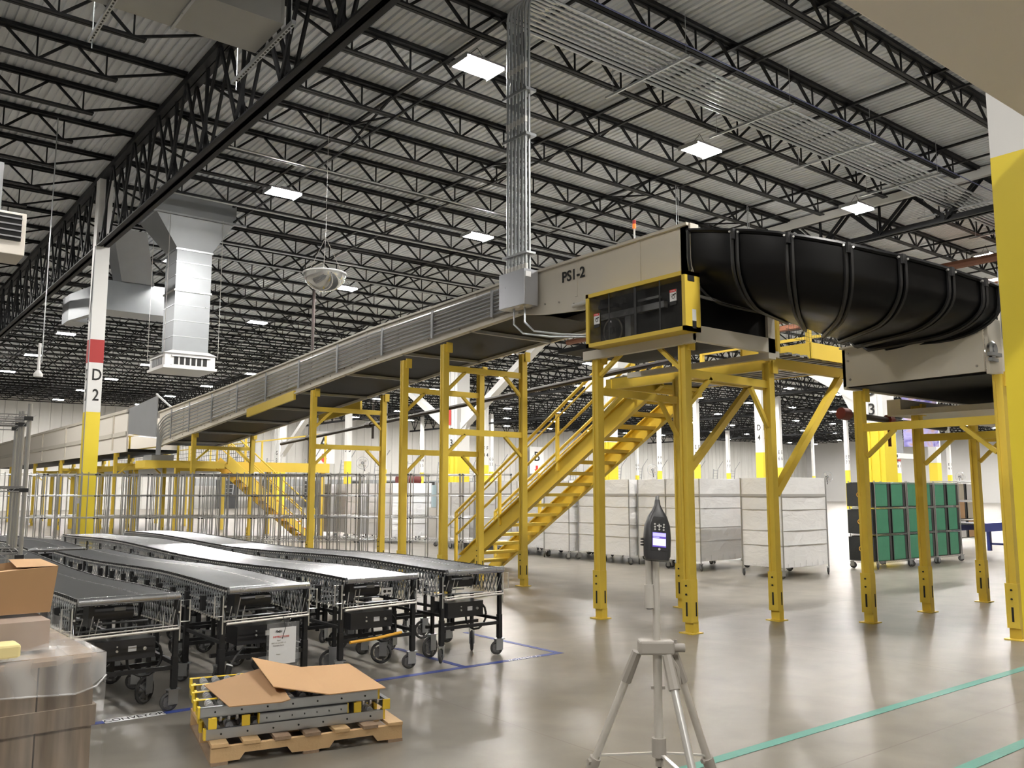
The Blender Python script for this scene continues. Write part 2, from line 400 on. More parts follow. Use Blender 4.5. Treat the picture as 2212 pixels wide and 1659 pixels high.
# ------------------------------------------------------------------ high bay lights
hb = M().box(-.42, -.27, .05, .42, .27, .09).box(-.12, -.2, .09, .12, .2, .15).box(-.42,-.27,.0,-.4,.27,.05).box(.4,-.27,.0,.42,.27,.05).mesh('housing', GREYE)
hl = M().box(-.4, -.25, .03, .4, .25, .048).mesh('lens', LENS)
hw = M().tube([(-.3,0,.1),(0,0,.4)], .006, 4).tube([(.3,0,.1),(0,0,.4)], .006, 4).mesh('hanger', JST)
LX = [8.6, 14.7, 21.1, 28.8, 35, 42, 48.5, 55, 61.5, 68, 74.5, 81, 88, 95, 102, 109, 117, 124]
for i, x in enumerate(LX):
    for j in range(-1, 10):
        y = 3.5+8.4*j
        if j == -1 and i > 3: continue
        if j == -1 and i <= 3: y = -5
        if x/max(y, .1) > 12: continue
        lab = 'white rectangular high bay lamp glowing under the roof joists'
        grp = 'high bay lamps far down the hall'
        if (i, j) in ((0,1),(1,1),(0,2),(1,2),(2,1),(3,1)):
            lab = {(0,1): 'brightest white high bay lamp, beside the tall vertical conduits', (1,1): 'white high bay lamp below the horizontal conduit bank', (0,2): 'white high bay lamp beside the galvanised drop duct',
                   (1,2): 'white high bay lamp just above the rising conveyor and beside the vertical conduits', (2,1): 'white high bay lamp above the black curved chute', (3,1): 'white high bay lamp glowing next to the yellow column edge'}[(i, j)]
            grp = None
        t = thing('high_bay_lamp', lab, 'lamp', (x, y, 9.12), 0, grp)
        inst('housing', hb, t); inst('lens', hl, t); inst('hanger', hw, t)
for x, y in [(a, 3.5+8.4*j) for a in (-3.8, 2.4) for j in (-1, 0, 1, 3, 4) if not (a == 2.4 and j == 0)]:      # lamps behind the viewpoint
    t = thing('high_bay_lamp', 'white high bay lamp hung before the first deep lattice girder', 'lamp', (x, y, 9.12), 0, 'high bay lamps before the first deep lattice girder')
    inst('housing', hb, t); inst('lens', hl, t); inst('hanger', hw, t)

# ------------------------------------------------------------------ columns
def column(x, y, w, label, ytop=3.67, txt=None, red=False, zt=9.8, size=.42, name='column'):
    t = thing('building_column', label, 'column', (x, y, 0))
    h = w/2
    def hcol(z0, z1):
        return M().box(-h, -h, z0, h, h, z1)
    hcol(0, ytop).build('painted_base', YEL2, t)
    if red:
        hcol(ytop, 4.95).build('shaft', WHT, t); M().box(-h-.003, -h-.003, 4.95, h+.003, h+.003, 5.55).build('red_band', REDP, t); hcol(5.55, zt).build('shaft', WHT, t)
    else: hcol(ytop, zt).build('shaft', WHT, t)
    if txt:
        a, b = txt
        for (xd, off) in (((0,-1,0), (-h-.004, -.03)), ((1,0,0), (.03, -h-.004))):
            z1 = 4.62 if red and w < .35 else 4.95
            text('stencil_letter', a, size, BLACKINK, t, (off[0], off[1], z1), xd, (0,0,1), world=False, squeeze=.8)
            text('stencil_number', b, size, BLACKINK, t, (off[0], off[1], z1-size*1.25), xd, (0,0,1), world=False, squeeze=.8)
    return t
c = column(5.3, 24.2, .34, 'white and yellow column marked D 2 with a red band', txt=('D', '2'), red=True, zt=9.85)
M().tube([(-.19,-.19,.6),(-.19,-.19,8)], .013, 6).tube([(-.22,-.18,6),(-.19,-.19,8)], .01, 4).build('conduit', GREYE, c)
M().box(-.23, -.12, 1.35, -.172, .0, 1.5).build('socket_box', WHTP, c)
nc = column(5.66, 1.98, .42, 'large yellow column close by at the edge of the view')
M().box(-.219, -.135, 2.32, -.212, .0, 2.86).build('sign_plate', REDS, nc); M().box(-.222, -.12, 2.6, -.2192, -.02, 2.83).build('sign_panel', WHTP, nc)
M().box(-.2235, -.1, 2.68, -.222, -.04, 2.75).build('sign_symbol', REDS, nc)
cols = [(27.7,53,.36,'','3','slim white column marked 3 behind the second yellow support frame'),(40.1,54.1,.32,'F','4','white column marked F 4 with yellow base'),(54,71.9,.32,'G','5','white column marked G 5'),
 (50.7,80,.32,'H','5','slim far white column marked H 5 near the far ribbed wall'),(38.4,27.6,.44,'D','4','white column with yellow base marked D 4'),(51.4,42.7,.34,'E','5','white column marked E 5 beside the brace of the drive support'),
 (63.9,44.1,.34,'E','6','white column marked E 6'),(64.6,58.4,.34,'F','6','white column marked F 6 behind the black pedestal fan'),(78.7,61,.34,'F','7','slim white column marked F 7'),(81,77,.34,'G','7','slim white column marked G 7 seen below the stair'),
 (77.4,45.9,.34,'E','7','white column marked E 7 beside the wide yellow braced column'),(62.2,30.1,.6,'','','plain white and yellow column above the green totes'),(109,51,.4,'E','9','white column marked E 9 in front of the smooth wall'),
 (93.7,49.4,.36,'E','8','white column marked E 8 with red band'),(40.6,70.5,.32,'','','slim far white column behind the E 3 column'),(90,75,.34,'','','plain slim white column far off by the ribbed wall'),(103,66,.3,'','','plain slim white column far off by the wall corner'),
 (112,44,.34,'','','plain white column far off near the smooth wall'),(126,50,.3,'','','slim far column close to the smooth wall corner')]
for x, y, w, a, b, lab in cols:
    column(x, y, w, lab, txt=(a, b) if a or b else None, red=(b in ('8', '10')), size=.42)
def wide_column(x, y, wx, wy, label, txt, ytop=3.67, braces=(), red=False, gz=4.2):
    t = thing('braced_column', label, 'column', (x, y, 0))
    def sh(z0, z1):
        m = M().box(-wx/2, -wy/2, z0, wx/2, wy/2, z1); 
        for k in (-.3, 0, .3): m.box(-wx/2-.03, k*wy-.03, z0, -wx/2, k*wy+.03, z1)
        return m
    sh(0, ytop).build('painted_base', YEL2, t); sh(ytop, 9.2).build('shaft', WHT, t)
    if red: M().box(-wx/2-.045, -.14, 5.1, -wx/2-.032, .05, 6.0).build('red_mark', REDS, t)
    a, b = txt
    text('stencil_letter', a, .5, BLACKINK, t, (-wx/2-.036, -.15*wy, 4.75), (0,-1,0), (0,0,1), world=False)
    text('stencil_number', b, .5, BLACKINK, t, (-wx/2-.036, -.15*wy, 4.15), (0,-1,0), (0,0,1), world=False)
    text('stencil_letter', a, .5, BLACKINK, t, (wx*.1, -wy/2-.006, 4.75), (1,0,0), (0,0,1), world=False)
    for sy in braces:
        g = M().bar((0, sy*(wy/2-.05), gz), (0, sy*8.2, 9.3), .42, .3).build('diagonal_brace', WHT, t)
        M().poly([(-.15, sy*wy/2, gz-.9), (-.15, sy*(wy/2+.9), gz+.9), (-.15, sy*wy/2, gz+1.3)], (.02, 0, 0)).build('gusset_plate', WHT, t)
    return t
wide_column(26, 37.7, .8, 1.3, 'wide white and yellow braced column marked E 3 with a red mark', ('E', '3'), braces=(1, -1), red=True, gz=5.0)
wide_column(25.6, 14.2, .7, .95, 'wide bright yellow braced column behind the right hand supports', ('D', '3'), ytop=3.75, braces=(1,), gz=4.6)
wide_column(29.3, 67.9, .6, 1.0, 'white braced column marked G 3 above the far stair', ('G', '3'), braces=(-1,), gz=4.6)
wide_column(25.6, 25.9, .5, .5, 'white column marked D 3 behind the stair', ('D', '3'))

# ------------------------------------------------------------------ inclined conveyor (along Y)
XL, XR = 8.05, 9.8
top = [(6.73,4.89),(9.99,4.86),(14.6,4.74),(21.84,4.36),(27.87,4.10)]
bot = [(6.75,3.98),(9.4,4.2),(9.99,4.29),(14.58,4.04),(21.74,3.48),(27.7,3.02)]
def zt(y):
    for (a, za), (b, zb) in zip(top, top[1:]):
        if y <= b: return za+(zb-za)*(y-a)/(b-a)
    return top[-1][1]
def zb(y):
    for (a, za), (b, zb_) in zip(bot, bot[1:]):
        if y <= b: return za+(zb_-za)*(y-a)/(b-a)
    return bot[-1][1]
cv = thing('inclined_conveyor', 'long beige inclined belt conveyor marked P S 1-2 on yellow supports', 'conveyor', (8.9, 14, 3.5))
for x, nm in ((XL, 'side_panel'), (XR, 'side_panel')):
    M().poly([(x, y, z) for y, z in top] + [(x, y, z) for y, z in bot[::-1]], (.05 if x == XL else -.05, 0, 0)).build(nm, CREAM, cv, world=True)
m = M()
for (a, za), (b, zb_) in zip(top, top[1:]): m.bar((XL-.01, a, za), (XL-.01, b, zb_), .07, .035)
m.build('top_rail', CREAM, cv, world=True)
m = M()
for (a, za), (b, zb_) in zip(top, top[1:]): m.bar((XR, a, za), (XR, b, zb_), .07, .035)
m.build('top_rail', CREAM, cv, world=True)
m = M()
y = 7.55
while y < 27.5:
    m.bar((XL-.006, y, zb(y)+.2), (XL-.006, y, zt(y)), .05, .012, (1,0,0)); y += 1.2
for (a, za), (b, zb_) in zip(bot[2:], bot[3:]): m.bar((XL-.012, a, za+.17), (XL-.012, b, zb_+.17), .02, .012).bar((XL-.02, a, za+.02), (XL-.02, b, zb_+.02), .05, .03)
m.build('panel_seam', CREAM, cv, world=True)
m = M()
for i in range(60):
    y = 8.8+i*.31; z = zb(y)+.1+(.05 if i % 3 else 0)
    m.disc((XL-.005, y, z), (1,0,0), .014, .02, 6)
m.build('bolt', PLG, cv, world=True)
m = M()
for (a, za), (b, zb_) in zip(bot[2:], bot[3:]):
    m.add([(XL+.05,a,za+.05),(XR-.05,a,za+.05),(XR-.05,b,zb_+.05),(XL+.05,b,zb_+.05)], [(0,1,2,3)])
    m.add([(XL+.05,a,za+.35),(XR-.05,a,za+.35),(XR-.05,b,zb_+.35),(XL+.05,b,zb_+.35)], [(0,3,2,1)])
m.build('belt', BELT, cv, world=True)
for k, y in enumerate((11.3, 13.4, 15.6, 17.8, 19.9, 22.1, 24.4, 26.6)):
    M().bar((XL, y, zb(y)+.02), (XR, y, zb(y)+.02), .06, .05).build('cross_member', GREYE, cv, world=True)
text('lettering', 'PS1-2', .21, BLACKINK, cv, (XL-.014, 8.8, 4.66), (0,-1,0), (0,0,1), ext=.003, bold=.018)
for ya, yb in ((17.9, 20.6),):
    M().bar((XL-.03, ya, zb(ya)-.02), (XL-.03, yb, zb(yb)-.02), .05, .2).build('yellow_guard', YEL, cv, world=True)
M().bar((XR+.03, 18.2, zb(18.2)-.08), (XR+.03, 20.4, zb(20.4)-.05), .05, .25).build('yellow_guard', YEL, cv, world=True)
# drive guard and drive frame
dg = thing('drive_guard', 'yellow framed clear guard box over the conveyor drive', 'guard', (7.92, 7.4, 3.5))
ga, gb, gz0, gz1 = 6.58, 8.28, 3.53, 4.243
M().box(7.78, ga, gz0, 8.05, gb, gz0+.05).box(7.78, ga, gz1-.05, 8.05, gb, gz1).box(7.78, ga, gz0, 8.05, ga+.05, gz1).box(7.78, gb-.05, gz0, 8.05, gb, gz1).build('frame', YEL, dg, world=True)
M().box(7.8, ga+.05, gz0+.05, 7.81, gb-.05, gz1-.05).build('clear_panel', film_mat('smoky_guard', .3, .1, (.05, .05, .05)), dg, world=True)
M().box(8.0, ga+.05, gz0+.05, 8.04, gb-.05, gz1-.05).build('backing', BLK, dg, world=True)
m = M().disc((7.93, 7.9, 3.72), (1,0,0), .17, .06, 24).disc((7.9, 7.9, 3.72), (1,0,0), .05, .1, 12)
m.build('drive_pulley', DKPL, dg, True, world=True)
M().ring((7.9, 7.9, 3.72), (1,0,0), .165, .012).build('pulley_rim', PLG, dg, world=True)
M().box(7.9, 7.58, 3.6, 7.96, 7.68, 3.95).box(7.88, 7.0, 3.88, 7.95, 8.1, 3.96).box(7.9, 7.1, 4.02, 7.95, 7.45, 4.05).build('drive_bracket', GREYE, dg, world=True)
M().box(7.86, 7.85, 4.03, 7.98, 8.12, 4.08).disc((7.9, 7.72, 4.08), (1,0,0), .05, .06, 12).build('motor', DKPL, dg, world=True)
M().box(7.795, 7.38, gz0+.05, 7.8, 7.42, gz1-.05).box(7.796, 6.98, gz0+.05, 7.8, 7.0, gz1-.05).box(7.796, 7.85, gz0+.05, 7.8, 7.87, gz1-.05).build('panel_joint', BLK, dg, world=True)
for y, z in ((8.08, 3.9), (6.77, 3.98)):
    s = M().box(7.785, y-.05, z-.08, 7.794, y+.05, z+.06).build('warning_label', WHTP, dg, world=True)
    M().box(7.782, y-.05, z+.03, 7.785, y+.05, z+.06).build('red_heading', REDS, s, world=True)
    M().box(7.785, y-.05, z-.125, 7.794, y+.05, z-.08).build('black_caption', BLACKINK, dg, world=True)
    M().ring((7.783, y-.005, z-.03), (1,0,0), .02, .003, 12, 4).ring((7.783, y+.015, z-.01), (1,0,0), .012, .002, 12, 4).bar((7.783, y-.045, z+.005), (7.783, y, z-.005), .01).build('pictogram', BLACKINK, dg, world=True)
    text('caption_text', 'DANGER', .017, WHTP, dg, (7.781, y, z+.045), (0,-1,0), (0,0,1), ext=.0005)
M().box(7.83, ga-.003, gz1-.12, 7.95, ga-.0, gz1-.05).build('black_badge', BLACKINK, dg, world=True)
M().box(7.9, ga-.003, gz0+.12, 7.97, ga, gz0+.26).build('small_label', WHTP, dg, world=True)
M().box(7.9, ga-.003, gz0+.03, 7.97, ga, gz0+.12).build('black_badge', BLACKINK, dg, world=True)
# end frame of the conveyor
ef = M().box(8.05, 6.7, 3.55, 8.2, 6.86, 4.9).box(9.55, 6.7, 3.37, 9.7, 6.86, 4.4).box(8.05, 6.7, 3.45, 9.7, 6.78, 3.64).box(8.02, 6.7, 3.42, 8.1, 8.6, 3.54).box(9.7, 6.7, 3.4, 9.78, 9.4, 3.48).build('end_frame', CREAM, cv, world=True)
M().box(8.2, 6.74, 3.64, 9.55, 6.78, 4.0).box(8.2, 6.74, 4.02, 9.7, 6.78, 4.3).build('end_screen', BLKP, cv, world=True)
M().bar((8.1, 6.72, 4.01), (9.6, 6.72, 3.98), .03).build('end_screen_rail', GREYE, cv, world=True)
M().box(8.1, 6.8, 3.6, 9.7, 9.2, 3.66).build('return_pan', BELT, cv, world=True)
M().tube([(7.98, 8.3, 4.22), (7.98, 8.75, 4.2)], .03, 10).build('tracking_roller', ALUW, cv, True, world=True)

# ------------------------------------------------------------------ yellow supports
def leg(m, x, y, z1, w=.11, z0=0.):
    # pair of channels with a gap, foot sleeve and plate
    m.box(x-w/2, y-w/2, z0+.3, x+w/2, y-w/2+.03, z1).box(x-w/2, y+w/2-.03, z0+.3, x+w/2, y+w/2, z1).box(x-w/2+.012, y-w/2+.02, z0+.3, x+w/2-.012, y+w/2-.02, z1)
def support(label, legs, bars, braces, group=None, plates=True):
    t = thing('conveyor_support', label, 'support frame', (sum(l[0] for l in legs)/len(legs), sum(l[1] for l in legs)/len(legs), 0), 0, group)
    for x, y, z1 in legs:
        m = M(); leg(m, x, y, z1)
        lg = m.build('leg', YEL, t, world=True)
        f = M().box(x-.068, y-.068, .13, x+.05, y+.068, .62).box(x-.03, y-.062, .01, x+.062, y+.062, .14).build('foot_sleeve', YEL, t, world=True)
        M().box(x-.1, y-.1, 0, x+.1, y+.1, .012).build('base_plate', YEL, t, world=True)
        M().box(x-.071, y-.012, .2, x-.068, y+.012, .36).box(x+.01, y-.071, .2, x+.03, y-.0685, .36).disc((x-.07, y, .45), (1,0,0), .012, .02, 6).disc((x-.07, y, .55), (1,0,0), .012, .02, 6).build('slot', BLACKINK, t, world=True)
        if plates: M().box(x-.01, y-.09, z1-.14, x+.1, y-.055, z1+.03).build('saddle_plate', YEL, t, world=True)
    for p, q in bars: M().bar(p, q, .05, .1).build('crossbar', YEL, t, world=True)
    for p, q in braces: M().bar(p, q, .05, .05).build('knee_brace', YEL, t, world=True)
    return t
def hframe(y, z1, bars, label, xl=8.1, xr=9.8):
    br = []
    for z in bars:
        br += [((xl+.05, y, z-.38), (xl+.42, y, z-.04)), ((xr-.05, y, z-.38), (xr-.42, y, z-.04))]
    return support(label, [(xl, y, z1), (xr, y, z1)], [((xl, y, z), (xr, y, z)) for z in bars], br)
hframe(12.1, 4.12, [3.72, 2.65], 'yellow support frame holding the conveyor in front of the stair foot')
hframe(13.4, 4.0, [3.47, 2.35], 'yellow support frame just behind the one at the stair foot')
hframe(17.1, 3.8, [3.4, 2.6], 'yellow two-bar support frame in front of the wall sign A')
hframe(24.7, 3.3, [2.88], 'yellow support frame beside the far stair')
support('yellow support frame under the drive guard, beside the stair', [(8.13, 8.43, 3.5), (9.82, 8.49, 3.3)], [((8.13, 8.45, 3.0), (9.82, 8.47, 2.98))],
        [((8.18, 8.45, 2.62), (8.6, 8.45, 2.97)), ((9.77, 8.47, 2.45), (9.4, 8.47, 2.95)), ((8.13, 8.38, 3.2), (8.13, 7.95, 3.47))])
support('yellow four-bolt support frame nearest the sound meter tripod', [(8.13, 6.91, 3.5), (9.8, 6.9, 3.35)], [((8.13, 6.9, 3.08), (9.8, 6.9, 3.06))],
        [((8.18, 6.9, 2.7), (8.6, 6.9, 3.05)), ((9.75, 6.9, 2.5), (9.4, 6.9, 3.0)), ((8.13, 6.98, 3.15), (8.13, 7.35, 3.47))])
support('yellow support frame carrying the beige receiving hopper', [(10.56, 6.05, 2.95), (10.65, 4.35, 3.0)], [((10.56, 6.05, 2.47), (10.65, 4.35, 2.48))],
        [((10.57, 5.98, 2.1), (10.58, 5.6, 2.43)), ((10.64, 4.42, 2.1), (10.63, 4.8, 2.43))])
support('yellow support frame deeper under the cross conveyor', [(12.11, 6.08, 2.85), (12.2, 4.35, 2.9)], [((12.11, 6.08, 2.4), (12.2, 4.35, 2.4))], [((12.11, 6.0, 2.03), (12.12, 5.6, 2.37)), ((12.2, 4.43, 2.03), (12.2, 4.8, 2.37))])
support('yellow support frame farthest under the cross conveyor', [(13.88, 6.1, 2.85), (13.95, 4.35, 2.9)], [((13.88, 6.1, 2.45), (13.95, 4.35, 2.45))], [((13.88, 6.03, 2.1), (13.9, 5.7, 2.42)), ((13.95, 4.43, 2.1), (13.93, 4.8, 2.42))])

# ------------------------------------------------------------------ access platform and stair
pf = thing('access_platform', 'yellow edged service platform beside the conveyor drive', 'platform', (10.7, 8.5, 3.3))
m = M(); x = 9.92
while x < 12.0: m.box(x, 6.72, 3.46, x+.09, 10.0, 3.48).box(x+.09, 6.72, 3.48, x+.18, 10.0, 3.5); x += .18
m.build('deck', GREYE, pf, world=True)
M().box(10.49, 6.69, 3.46, 10.52, 7.4, 3.68).box(10.49, 6.67, 3.46, 12.1, 6.7, 3.68).box(9.9, 7.38, 3.46, 10.52, 7.41, 3.68).box(12.07, 6.67, 3.46, 12.1, 10.0, 3.68).build('kick_plate', YEL, pf, world=True)
for y in (6.9, 8.49, 9.9): M().bar((9.8, y, 3.36), (12.05, y, 3.36), .07, .14).build('floor_beam', YEL, pf, world=True)
M().bar((9.86, 6.9, 3.36), (9.86, 10, 3.36), .07, .17).build('floor_beam', YEL, pf, world=True)
for y, z0, z1 in ((8.49, 1.82, 3.28), (6.9, 1.62, 3.28)): M().bar((9.86, y, z0), (11.52, y, z1), .09, .1).build('diagonal_brace', YEL, pf, world=True)
for x, y in ((10.55, 6.75), (12.0, 6.75), (12.0, 8.4), (12.0, 9.8), (9.95, 6.85)): M().bar((x, y, 3.5), (x, y, 4.6), .06).build('railing_post', YEL, pf, world=True)
M().bar((10.55, 6.75, 4.58), (12.0, 6.75, 4.58), .045).bar((12.0, 6.75, 4.58), (12.0, 9.8, 4.58), .045).bar((10.55, 6.75, 4.05), (12.0, 6.75, 4.05), .045).bar((12.0, 6.75, 4.05), (12.0, 9.8, 4.05), .045).build('railing', YEL, pf, world=True)
m = M()
for i in range(34): m.tube([(9.98+i*.06, 6.72, 3.7), (9.98+i*.06, 6.72, 4.5)], .0025, 3, False)
for i in range(14): m.tube([(9.98, 6.72, 3.7+i*.06), (12.0, 6.72, 3.7+i*.06)], .0025, 3, False)
m.build('safety_netting', BLKF, pf, world=True)

st = thing('access_stair', 'long yellow steel stair climbing to the conveyor drive platform', 'stair', (11.4, 12.6, 0))
sl = .593; yb = 15.6; yt = 9.75
for x in (10.9, 11.9):
    z = lambda y: (15.5-y)*sl
    M().poly([(x, yb+.35, 0), (x, 15.45, 0), (x, yt, z(yt)), (x, yt, z(yt)+.34), (x, 15.5, .34)], (.03, 0, 0)).build('stringer', YEL, st, world=True)
    M().bar((x-.01, 15.6, .3), (x-.01, yt, (15.6-yt)*sl+.3), .1, .02).bar((x-.01, 15.45, .01), (x-.01, yt, (15.5-yt)*sl), .1, .02).build('stringer_flange', YEL, st, world=True)
nst = 17
for i in range(nst):
    y = 15.35-i*(15.35-9.9)/(nst-1); zz = .2+(15.35-y)*sl
    M().box(10.93, y-.12, zz-.03, 11.9, y+.13, zz).box(10.93, y+.1, zz-.06, 11.9, y+.13, zz).box(10.93, y-.13, zz-.06, 11.9, y-.1, zz).build('tread', YEL, st, world=True)
for x in (10.88, 11.95):
    for y in (15.75, 14.2, 12.4, 10.4):
        z0 = 0 if y > 15.6 else (15.5-y)*sl+.2
        zr = max(0, (15.5-y)*sl)+1.27 if y < 15.6 else 1.2
        M().bar((x, y, z0), (x, y, zr), .055).build('handrail_post', YEL, st, world=True)
    a, b = (x, 15.75, 1.2), (x, 10.1, 1.2+5.65*sl)
    M().tube([a, b], .032, 8).build('handrail', YEL, st, True, world=True)
    M().tube([(x, 15.75, .72), (x, 10.1, .72+5.65*sl)], .027, 8).build('mid_rail', YEL, st, True, world=True)
    xo = x-.08 if x < 11 else x-.09
    M().tube([(xo, 16.1, .35), (xo, 16.1, .82), (xo, 10.6, .9+5.3*sl)], .018, 8).build('grab_rail', YEL, st, True, world=True)

# ------------------------------------------------------------------ black curved chute
ch = thing('spiral_chute', 'large glossy black curved chute dropping from the conveyor end', 'chute', (9.4, 5.4, 3.5))
cx, cy = 10.6, 6.75
def rim(a):  # a from 0 (start, 180 deg) to 1 (100 deg)
    zz = [4.81, 4.69, 4.57, 4.42, 4.27, 4.15, 4.04, 3.98]; k = a*7; i = min(6, int(k)); return zz[i]+(zz[i+1]-zz[i])*(k-i)
def sect(a, off=0.):
    ang = math.radians(180+a*86); Ro, Ri = 2.55+off, .82-off
    zbt = 4.0-.95*a+.42*a*a-off; d0 = (rim(a)-zbt)
    zr = rim(a); pts = []
    prof = [(Ro, zr), (Ro, zr-d0*.42)]
    for k in range(1, 8):
        t = k/8*math.pi/2; prof.append((Ro-(Ro-Ri)*.4*(1-math.cos(t)), zr-d0*.42-(d0*.58)*math.sin(t)))
    prof += [(Ro-(Ro-Ri)*.44, zbt), (Ri+.15, zbt), (Ri, zbt+.12), (Ri, zr-.1)]
    return [(cx+r*math.cos(ang), cy+r*math.sin(ang), z) for r, z in prof]
bounds = [0, .17, .33, .49, .64, .79, .92, 1.0]
for i in range(7):
    m = M(); a0, a1 = bounds[i], bounds[i+1]; n = 6; rows = []
    for off in (0, -.02): rows.append([sect(a0+(a1-a0)*k/n, off) for k in range(n+1)])
    L = len(rows[0][0])
    for rws in rows:
        vs = [p for r_ in rws for p in r_]; m.add(vs, [(k*L+j, k*L+j+1, (k+1)*L+j+1, (k+1)*L+j) for k in range(n) for j in range(L-1)])
    m.build('chute_section', BLKP, ch, True, world=True)
for i, b in enumerate(bounds):
    m = M()
    for da in (-.008, .008):
        if 0 <= b+da <= 1.0: m.tube(sect(b+da, .025), .022, 5)
    m.build('joint_flange', BLK, ch, True, world=True)
    if 0 < b < 1:
        m = M()
        for da in (-.013, .013):
            p = sect(b+da, .035)[0]; m.disc((p[0], p[1], p[2]-.02), (p[0]-cx, p[1]-cy, 0), .013, .03, 8)
        m.build('bolt', ALUW, ch, world=True)
        m = M(); p = V(sect(b, .045)[0]); q = V(sect(b, .045)[1]); m.bar(p+V((0,0,.02)), p+(q-p)*.3, .07, .03).build('joint_clip', BLK, ch, world=True)
m = M(); m.tube([sect(k/40, .015)[0] for k in range(41)], .026, 5); m.build('rim_strip', BLKP, ch, True, world=True)
# hanger rods above the chute
for x, y, z in ((16.3, 14.0, 4.4), (19.0, 13.85, 4.2), (14.5, 5.4, 3.9)):
    tag(M().tube([(x, y, z), (x, y, 9.3)], .012, 6).tube([(x+.12, y+.04, z), (x+.12, y+.04, 9.3)], .008, 6).build('hanger_rod', GALV), {16.3: 'thin hanger rod beside the end of the inclined conveyor', 19.0: 'bright pair of hanger rods over the middle of the black chute', 14.5: 'thin hanger rod at the far end of the black chute'}[x], 'rod')

# ------------------------------------------------------------------ receiving conveyor along X
rc = thing('cross_conveyor', 'beige receiving conveyor with curved cut-out under the black chute', 'conveyor', (12.5, 5.2, 3.0))
ya_, yb_ = 6.2, 4.4; xx = 10.45
out = [(6.2, 3.01), (6.2, 3.52), (5.75, 3.55), (5.62, 3.44)]
for k in range(9):
    t = k/8; y = 5.6-.75*t; out.append((y, 3.42+.19*t*t))
out += [(4.42, 3.63), (4.42, 3.03)]
M().poly([(xx, y, z) for y, z in out], (.04, 0, 0)).build('end_plate', CREAM, rc, world=True)
M().bar((xx, 4.95, 3.63), (xx, 4.4, 3.65), .09, .02).bar((xx, 6.22, 3.52), (xx, 5.75, 3.56), .07, .02).build('end_cap', CREAM, rc, world=True)
M().box(10.45, 4.36, 3.0, 10.8, 4.4, 3.66).box(10.8, 4.33, 3.0, 20, 4.38, 4.0).box(10.8, 4.28, 3.97, 20, 4.4, 4.01).build('side_panel', CREAM, rc, world=True)
M().box(10.45, 6.16, 2.98, 20, 6.2, 3.5).build('side_panel', CREAM, rc, world=True)
M().box(10.5, 4.4, 3.0, 20, 6.16, 3.05).build('bed', BELT, rc, world=True)
M().box(11.9, 6.2, 2.72, 20, 6.4, 2.95).box(11.9, 4.3, 2.72, 20, 6.2, 2.8).build('lower_channel', CREAM, rc, world=True)
M().ring((10.5, 4.34, 3.28), (0,1,0), .07, .03).disc((10.5, 4.33, 3.28), (0,1,0), .05, .05).build('bearing', GALV, rc, True, world=True)
M().box(10.4, 4.3, 3.2, 10.65, 4.36, 3.24).box(10.42, 4.32, 3.14, 10.6, 4.36, 3.18).build('bearing_bracket', GREYE, rc, world=True)
m = M()
for y, z in ((6.12, 3.45), (6.12, 3.35), (6.1, 3.1), (4.5, 3.1), (4.48, 3.5)): m.disc((xx-.003, y, z), (1,0,0), .015, .02, 6)
m.build('bolt', PLG, rc, world=True)
M().box(10.55, 4.22, 3.4, 11.1, 4.25, 4.2).build('outlet_panel', GREYE, ch, world=True)
# ------------------------------------------------------------------ conduits
jb = thing('junction_box', 'galvanised junction box on the conveyor side under the tall conduits', 'electrical box', (7.95, 9.8, 4.4))
M().box(7.72, 9.5, 4.33, 7.98, 10.1, 4.86).build('box_body', mat('box_zinc', (.42, .43, .46), .3, .85, rvar=.06, vscale=4), jb, world=True, bevel=.006)
M().box(7.74, 9.49, 4.74, 7.84, 9.5, 4.82).build('label_sticker', WHTP, jb, world=True)
vc = thing('conduit_riser', 'bundle of tall vertical steel conduits rising to the roof', 'conduit', (7.9, 9.8, 4.86))
n = 0
for r_ in range(2):
    for k in range(6 if r_ == 0 else 5):
        x = 7.8+.1*r_; y = 9.56+.085*k+.04*r_; zt_ = 9.2+.06*r_
        pts = [(x, y, 4.86), (x, y, zt_-.3)]+[(x+.3*(1-math.cos(a)), y, zt_-.3+.3*math.sin(a)) for a in (.4, .8, 1.2, 1.57)]+[(x+.6, y, zt_)]
        M().tube(pts, .022, 8).build('conduit', GALV, vc, True, world=True)
M().box(7.76, 9.5, 7.6, 7.96, 10.08, 7.64).box(7.76, 9.5, 6.9, 7.96, 10.08, 6.94).box(7.76, 9.5, 5.1, 7.94, 10.08, 5.13).build('strap_bar', GALV, vc, world=True)
m = M()
for k in range(6): m.disc((7.8, 9.56+.085*k, 8.0), (0,0,1), .03, .09, 8).disc((7.8, 9.56+.085*k, 7.15), (0,0,1), .03, .09, 8).disc((7.8, 9.56+.085*k, 4.9), (0,0,1), .032, .1, 8)
m.build('coupling', ALUW, vc, world=True)
bk = thing('conduit_bank', 'flat bank of long horizontal conduits under the roof joists', 'conduit', (8.4, 10, 9.25))
for k in range(9):
    y = 9.56+.12*k
    M().tube([(8.2, y, 9.24), (60, y, 9.24)], .027, 8).build('conduit', GALV, bk, True, world=True)
for x in (11.3, 14.4, 17.4, 20.4, 23.4, 26.5, 30):
    t = thing('trapeze_hanger', 'perforated strut trapeze hanger under the horizontal conduit bank', 'hanger', (x, 10, 9.19), 0, 'trapeze hangers of the conduit bank')
    M().box(x-.02, 9.3, 9.17, x+.02, 11.4, 9.21).build('strut', GALV, t, world=True)
    M().tube([(x, 9.4, 9.2), (x, 9.4, 10.05)], .006, 4).tube([(x, 11.2, 9.2), (x, 11.2, 10.05)], .006, 4).build('rod', GALV, t, world=True)
